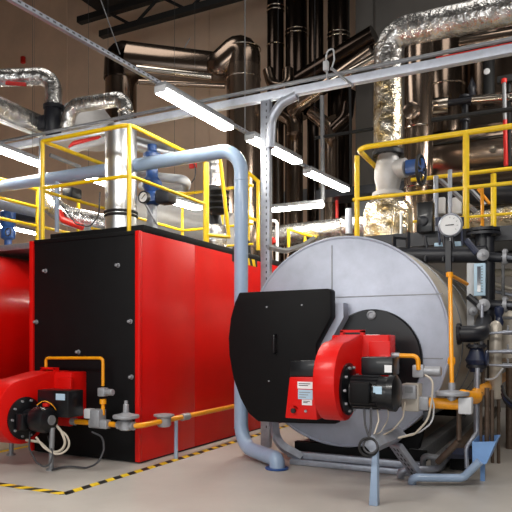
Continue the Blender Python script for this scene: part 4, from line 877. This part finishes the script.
t = thing('deck_railing', 'distant yellow railing on the grey deck above the red boiler', 'railing', (-7.0, 7.2, 2.57))
for y in (6.0, 6.75, 7.6, 9.2): post(t, -7.0, y, 2.57, 3.55, .03)
for z_ in (3.52, 3.26, 2.98): rail(t, 'rail', [(-7.0, 6.0, z_), (-7.0, 9.3, z_)], .1, .024)
t = thing('blue_pump', 'blue pump standing on the deck at the left edge behind the rails', 'pump', P(8, 240, Y=7.2))
q = P(8, 240, Y=7.2); obj('pump_body', lathe(B(), V(q.x, q.y, 2.57), (0, 0, 1), [(.06, 0), (.06, .35), (.11, .38), (.12, .5), (.09, .55), (.12, .6), (.12, .8), (.06, .85), (.05, .95)], 20), 'bluevalve', t)
obj('wheel', torus(B(), P(8, 232, Y=7.1), (0, -1, 0), .06, .01, 20, 6), 'cabledk', t)
pipe('white_pipe', [P(-30, 198, Y=6.9), P(38, 213, Y=7.1)], .075, 'galv', 'pale grey pipe entering low from the left edge below the blue pipe')
pipe('black_pipe', [P(10, 214, Y=7.6), P(40, 218, Y=7.8)], .09, 'blacksteel', 'dark pipe behind the pale grey pipe at the left edge')

# ================================================================== LAMPS
LZ = 3.85
def lamp(label, a, b, za=LZ, hang=True):
    p, q = P(*a, z=za), P(*b, z=za); c = (p+q)/2; d = q-p; L = d.length; ang = math.atan2(d.y, d.x)
    t = thing('fluorescent_lamp', label, 'lamp', c, 'fluorescent strip lamps')
    R = Matrix.Rotation(ang, 3, 'Z')
    obj('housing', box(B(), c+V(0, 0, .065), (L, .14, .07), 0, .01, R), 'galvd', t)
    obj('diffuser', box(B(), c+V(0, 0, .012), (L*.985, .15, .05), 0, .02, R), 'lamp', t)
    if hang:
        for s in (-.35, .35):
            w0 = c+R @ V(s*L, 0, .1); obj('hanging_wire', tube(B(), [w0, V(w0.x, w0.y, 9.9 if w0.x > -11 and w0.y > 8.9 else 13)],   .0025, 6), 'cabledk', t)
    for s in (-1, 1): obj('end_cap', box(B(), c+R @ V(s*L*.497, 0, .03), (.015, .145, .07), 0, .004, R), 'ltgrey', t)
    return t
lamp('nearest bright strip lamp on the track above the box boiler', (160, 91.5), (229, 130), hang=False)
lamp('second bright strip lamp on the track, behind the channel post', (250, 139.5), (298, 163.5), hang=False)
lamp('third bright strip lamp on the track, left of the platform railing', (307, 173), (346, 191), hang=False)
lamp('bright strip lamp mounted crosswise low behind the silver tank', (270.5, 211), (323, 206), 3.55)
lamp('bright strip lamp at the left edge above the blue pipe', (-22, 143), (41, 166))
lamp('bright strip lamp glimpsed behind the thick silver duct', (84, 177), (112, 187))
lamp('bright strip lamp behind the railing between blue valve and bellows', (170, 201.5), (199, 209.5), 3.3)
lamp('low bright strip lamp at the left edge under the pale grey pipe', (-15, 223), (42, 235.5))
a, b = P(2, -6, z=LZ+.12), P(346, 189, z=LZ+.12); d = (b-a)
t = thing('lamp_track', 'long grey slotted rail crossing the upper left and carrying the lamps', 'track', (a+b)/2)
R = Matrix.Rotation(math.atan2(d.y, d.x), 3, 'Z')
def slots(bm):
    for k in range(100): box(bm, a+d*(k/100)+R @ V(0, -.0225, 0), (.03, .004, .014), R=R)
two(box(B(), (a+b)/2, (d.length, .045, .04), 0, .004, R), slots, 'galv', 'cabledk', 'channel', t)
for (u0, w0, u1, w1, Y_, lb) in ((98, -8, 120, 54, 7.3, 'thin hanging wire left of the brown elbow holding the lamp track'), (245, -8, 245, 140, 8.2, 'thin hanging wire in front of the huge brown flue'), (190, 38, 172, 70, 9.8, 'short slanting wire across the brown overhead duct')):
    obj('hanging_wire', tube(B(), [P(u0, w0, Y=Y_), P(u1, w1, Y=Y_)], .008, 6), 'galvd', None, lb, 'wire')
obj('wall_sensor', box(B(), P(23, 60, Y=12.92), (.12, .1, .2), 0, .02), 'redvalve', None, 'small reddish device high on the plaster wall at the left', 'sensor')

# ================================================================== LIGHT
w = bpy.data.worlds.new('world'); sc.world = w; w.use_nodes = True
bg = w.node_tree.nodes['Background']; bg.inputs['Color'].default_value = (.86, .93, 1.0, 1); bg.inputs['Strength'].default_value = 1.05
def area(name, loc, rot, size, power, col=(1, .96, .9)):
    l = bpy.data.lights.new(name, 'AREA'); l.shape = 'RECTANGLE'; l.size, l.size_y = size; l.energy = power; l.color = col
    o = bpy.data.objects.new(name, l); C.objects.link(o); o.location = loc; o.rotation_euler = rot; return o
area('aisle_fill', (-3.2, 1.5, 4.3), (math.radians(25), 0, math.radians(10)), (2.8, .5), 150)  # this and the next three: added fill lights, unseen and without fittings
area('aisle_fill', (.8, 2.8, 4.3), (math.radians(20), 0, math.radians(25)), (2.8, .5), 110)
area('aisle_fill', (1.2, 8.5, 5.6), (math.radians(10), math.radians(35), 0), (.5, 2.8), 150)
area('aisle_fill', (-9.5, 8.0, 4.6), (0, math.radians(-15), 0), (.5, 2.8), 90)

area('overhead_fill', (-7, 7, 9.3), (0, 0, 0), (2, 4), 90)  # added overhead fills, out of view, to lift the dark back wall and flues
area('overhead_fill', (-1.5, 7.5, 9.3), (0, 0, 0), (2, 4), 70)

area('front_fill', (-1.5, -3.6, 2.4), (math.radians(90), 0, 0), (5, .8), 120)  # added fill from behind the camera, brightens the lower tank face and floor
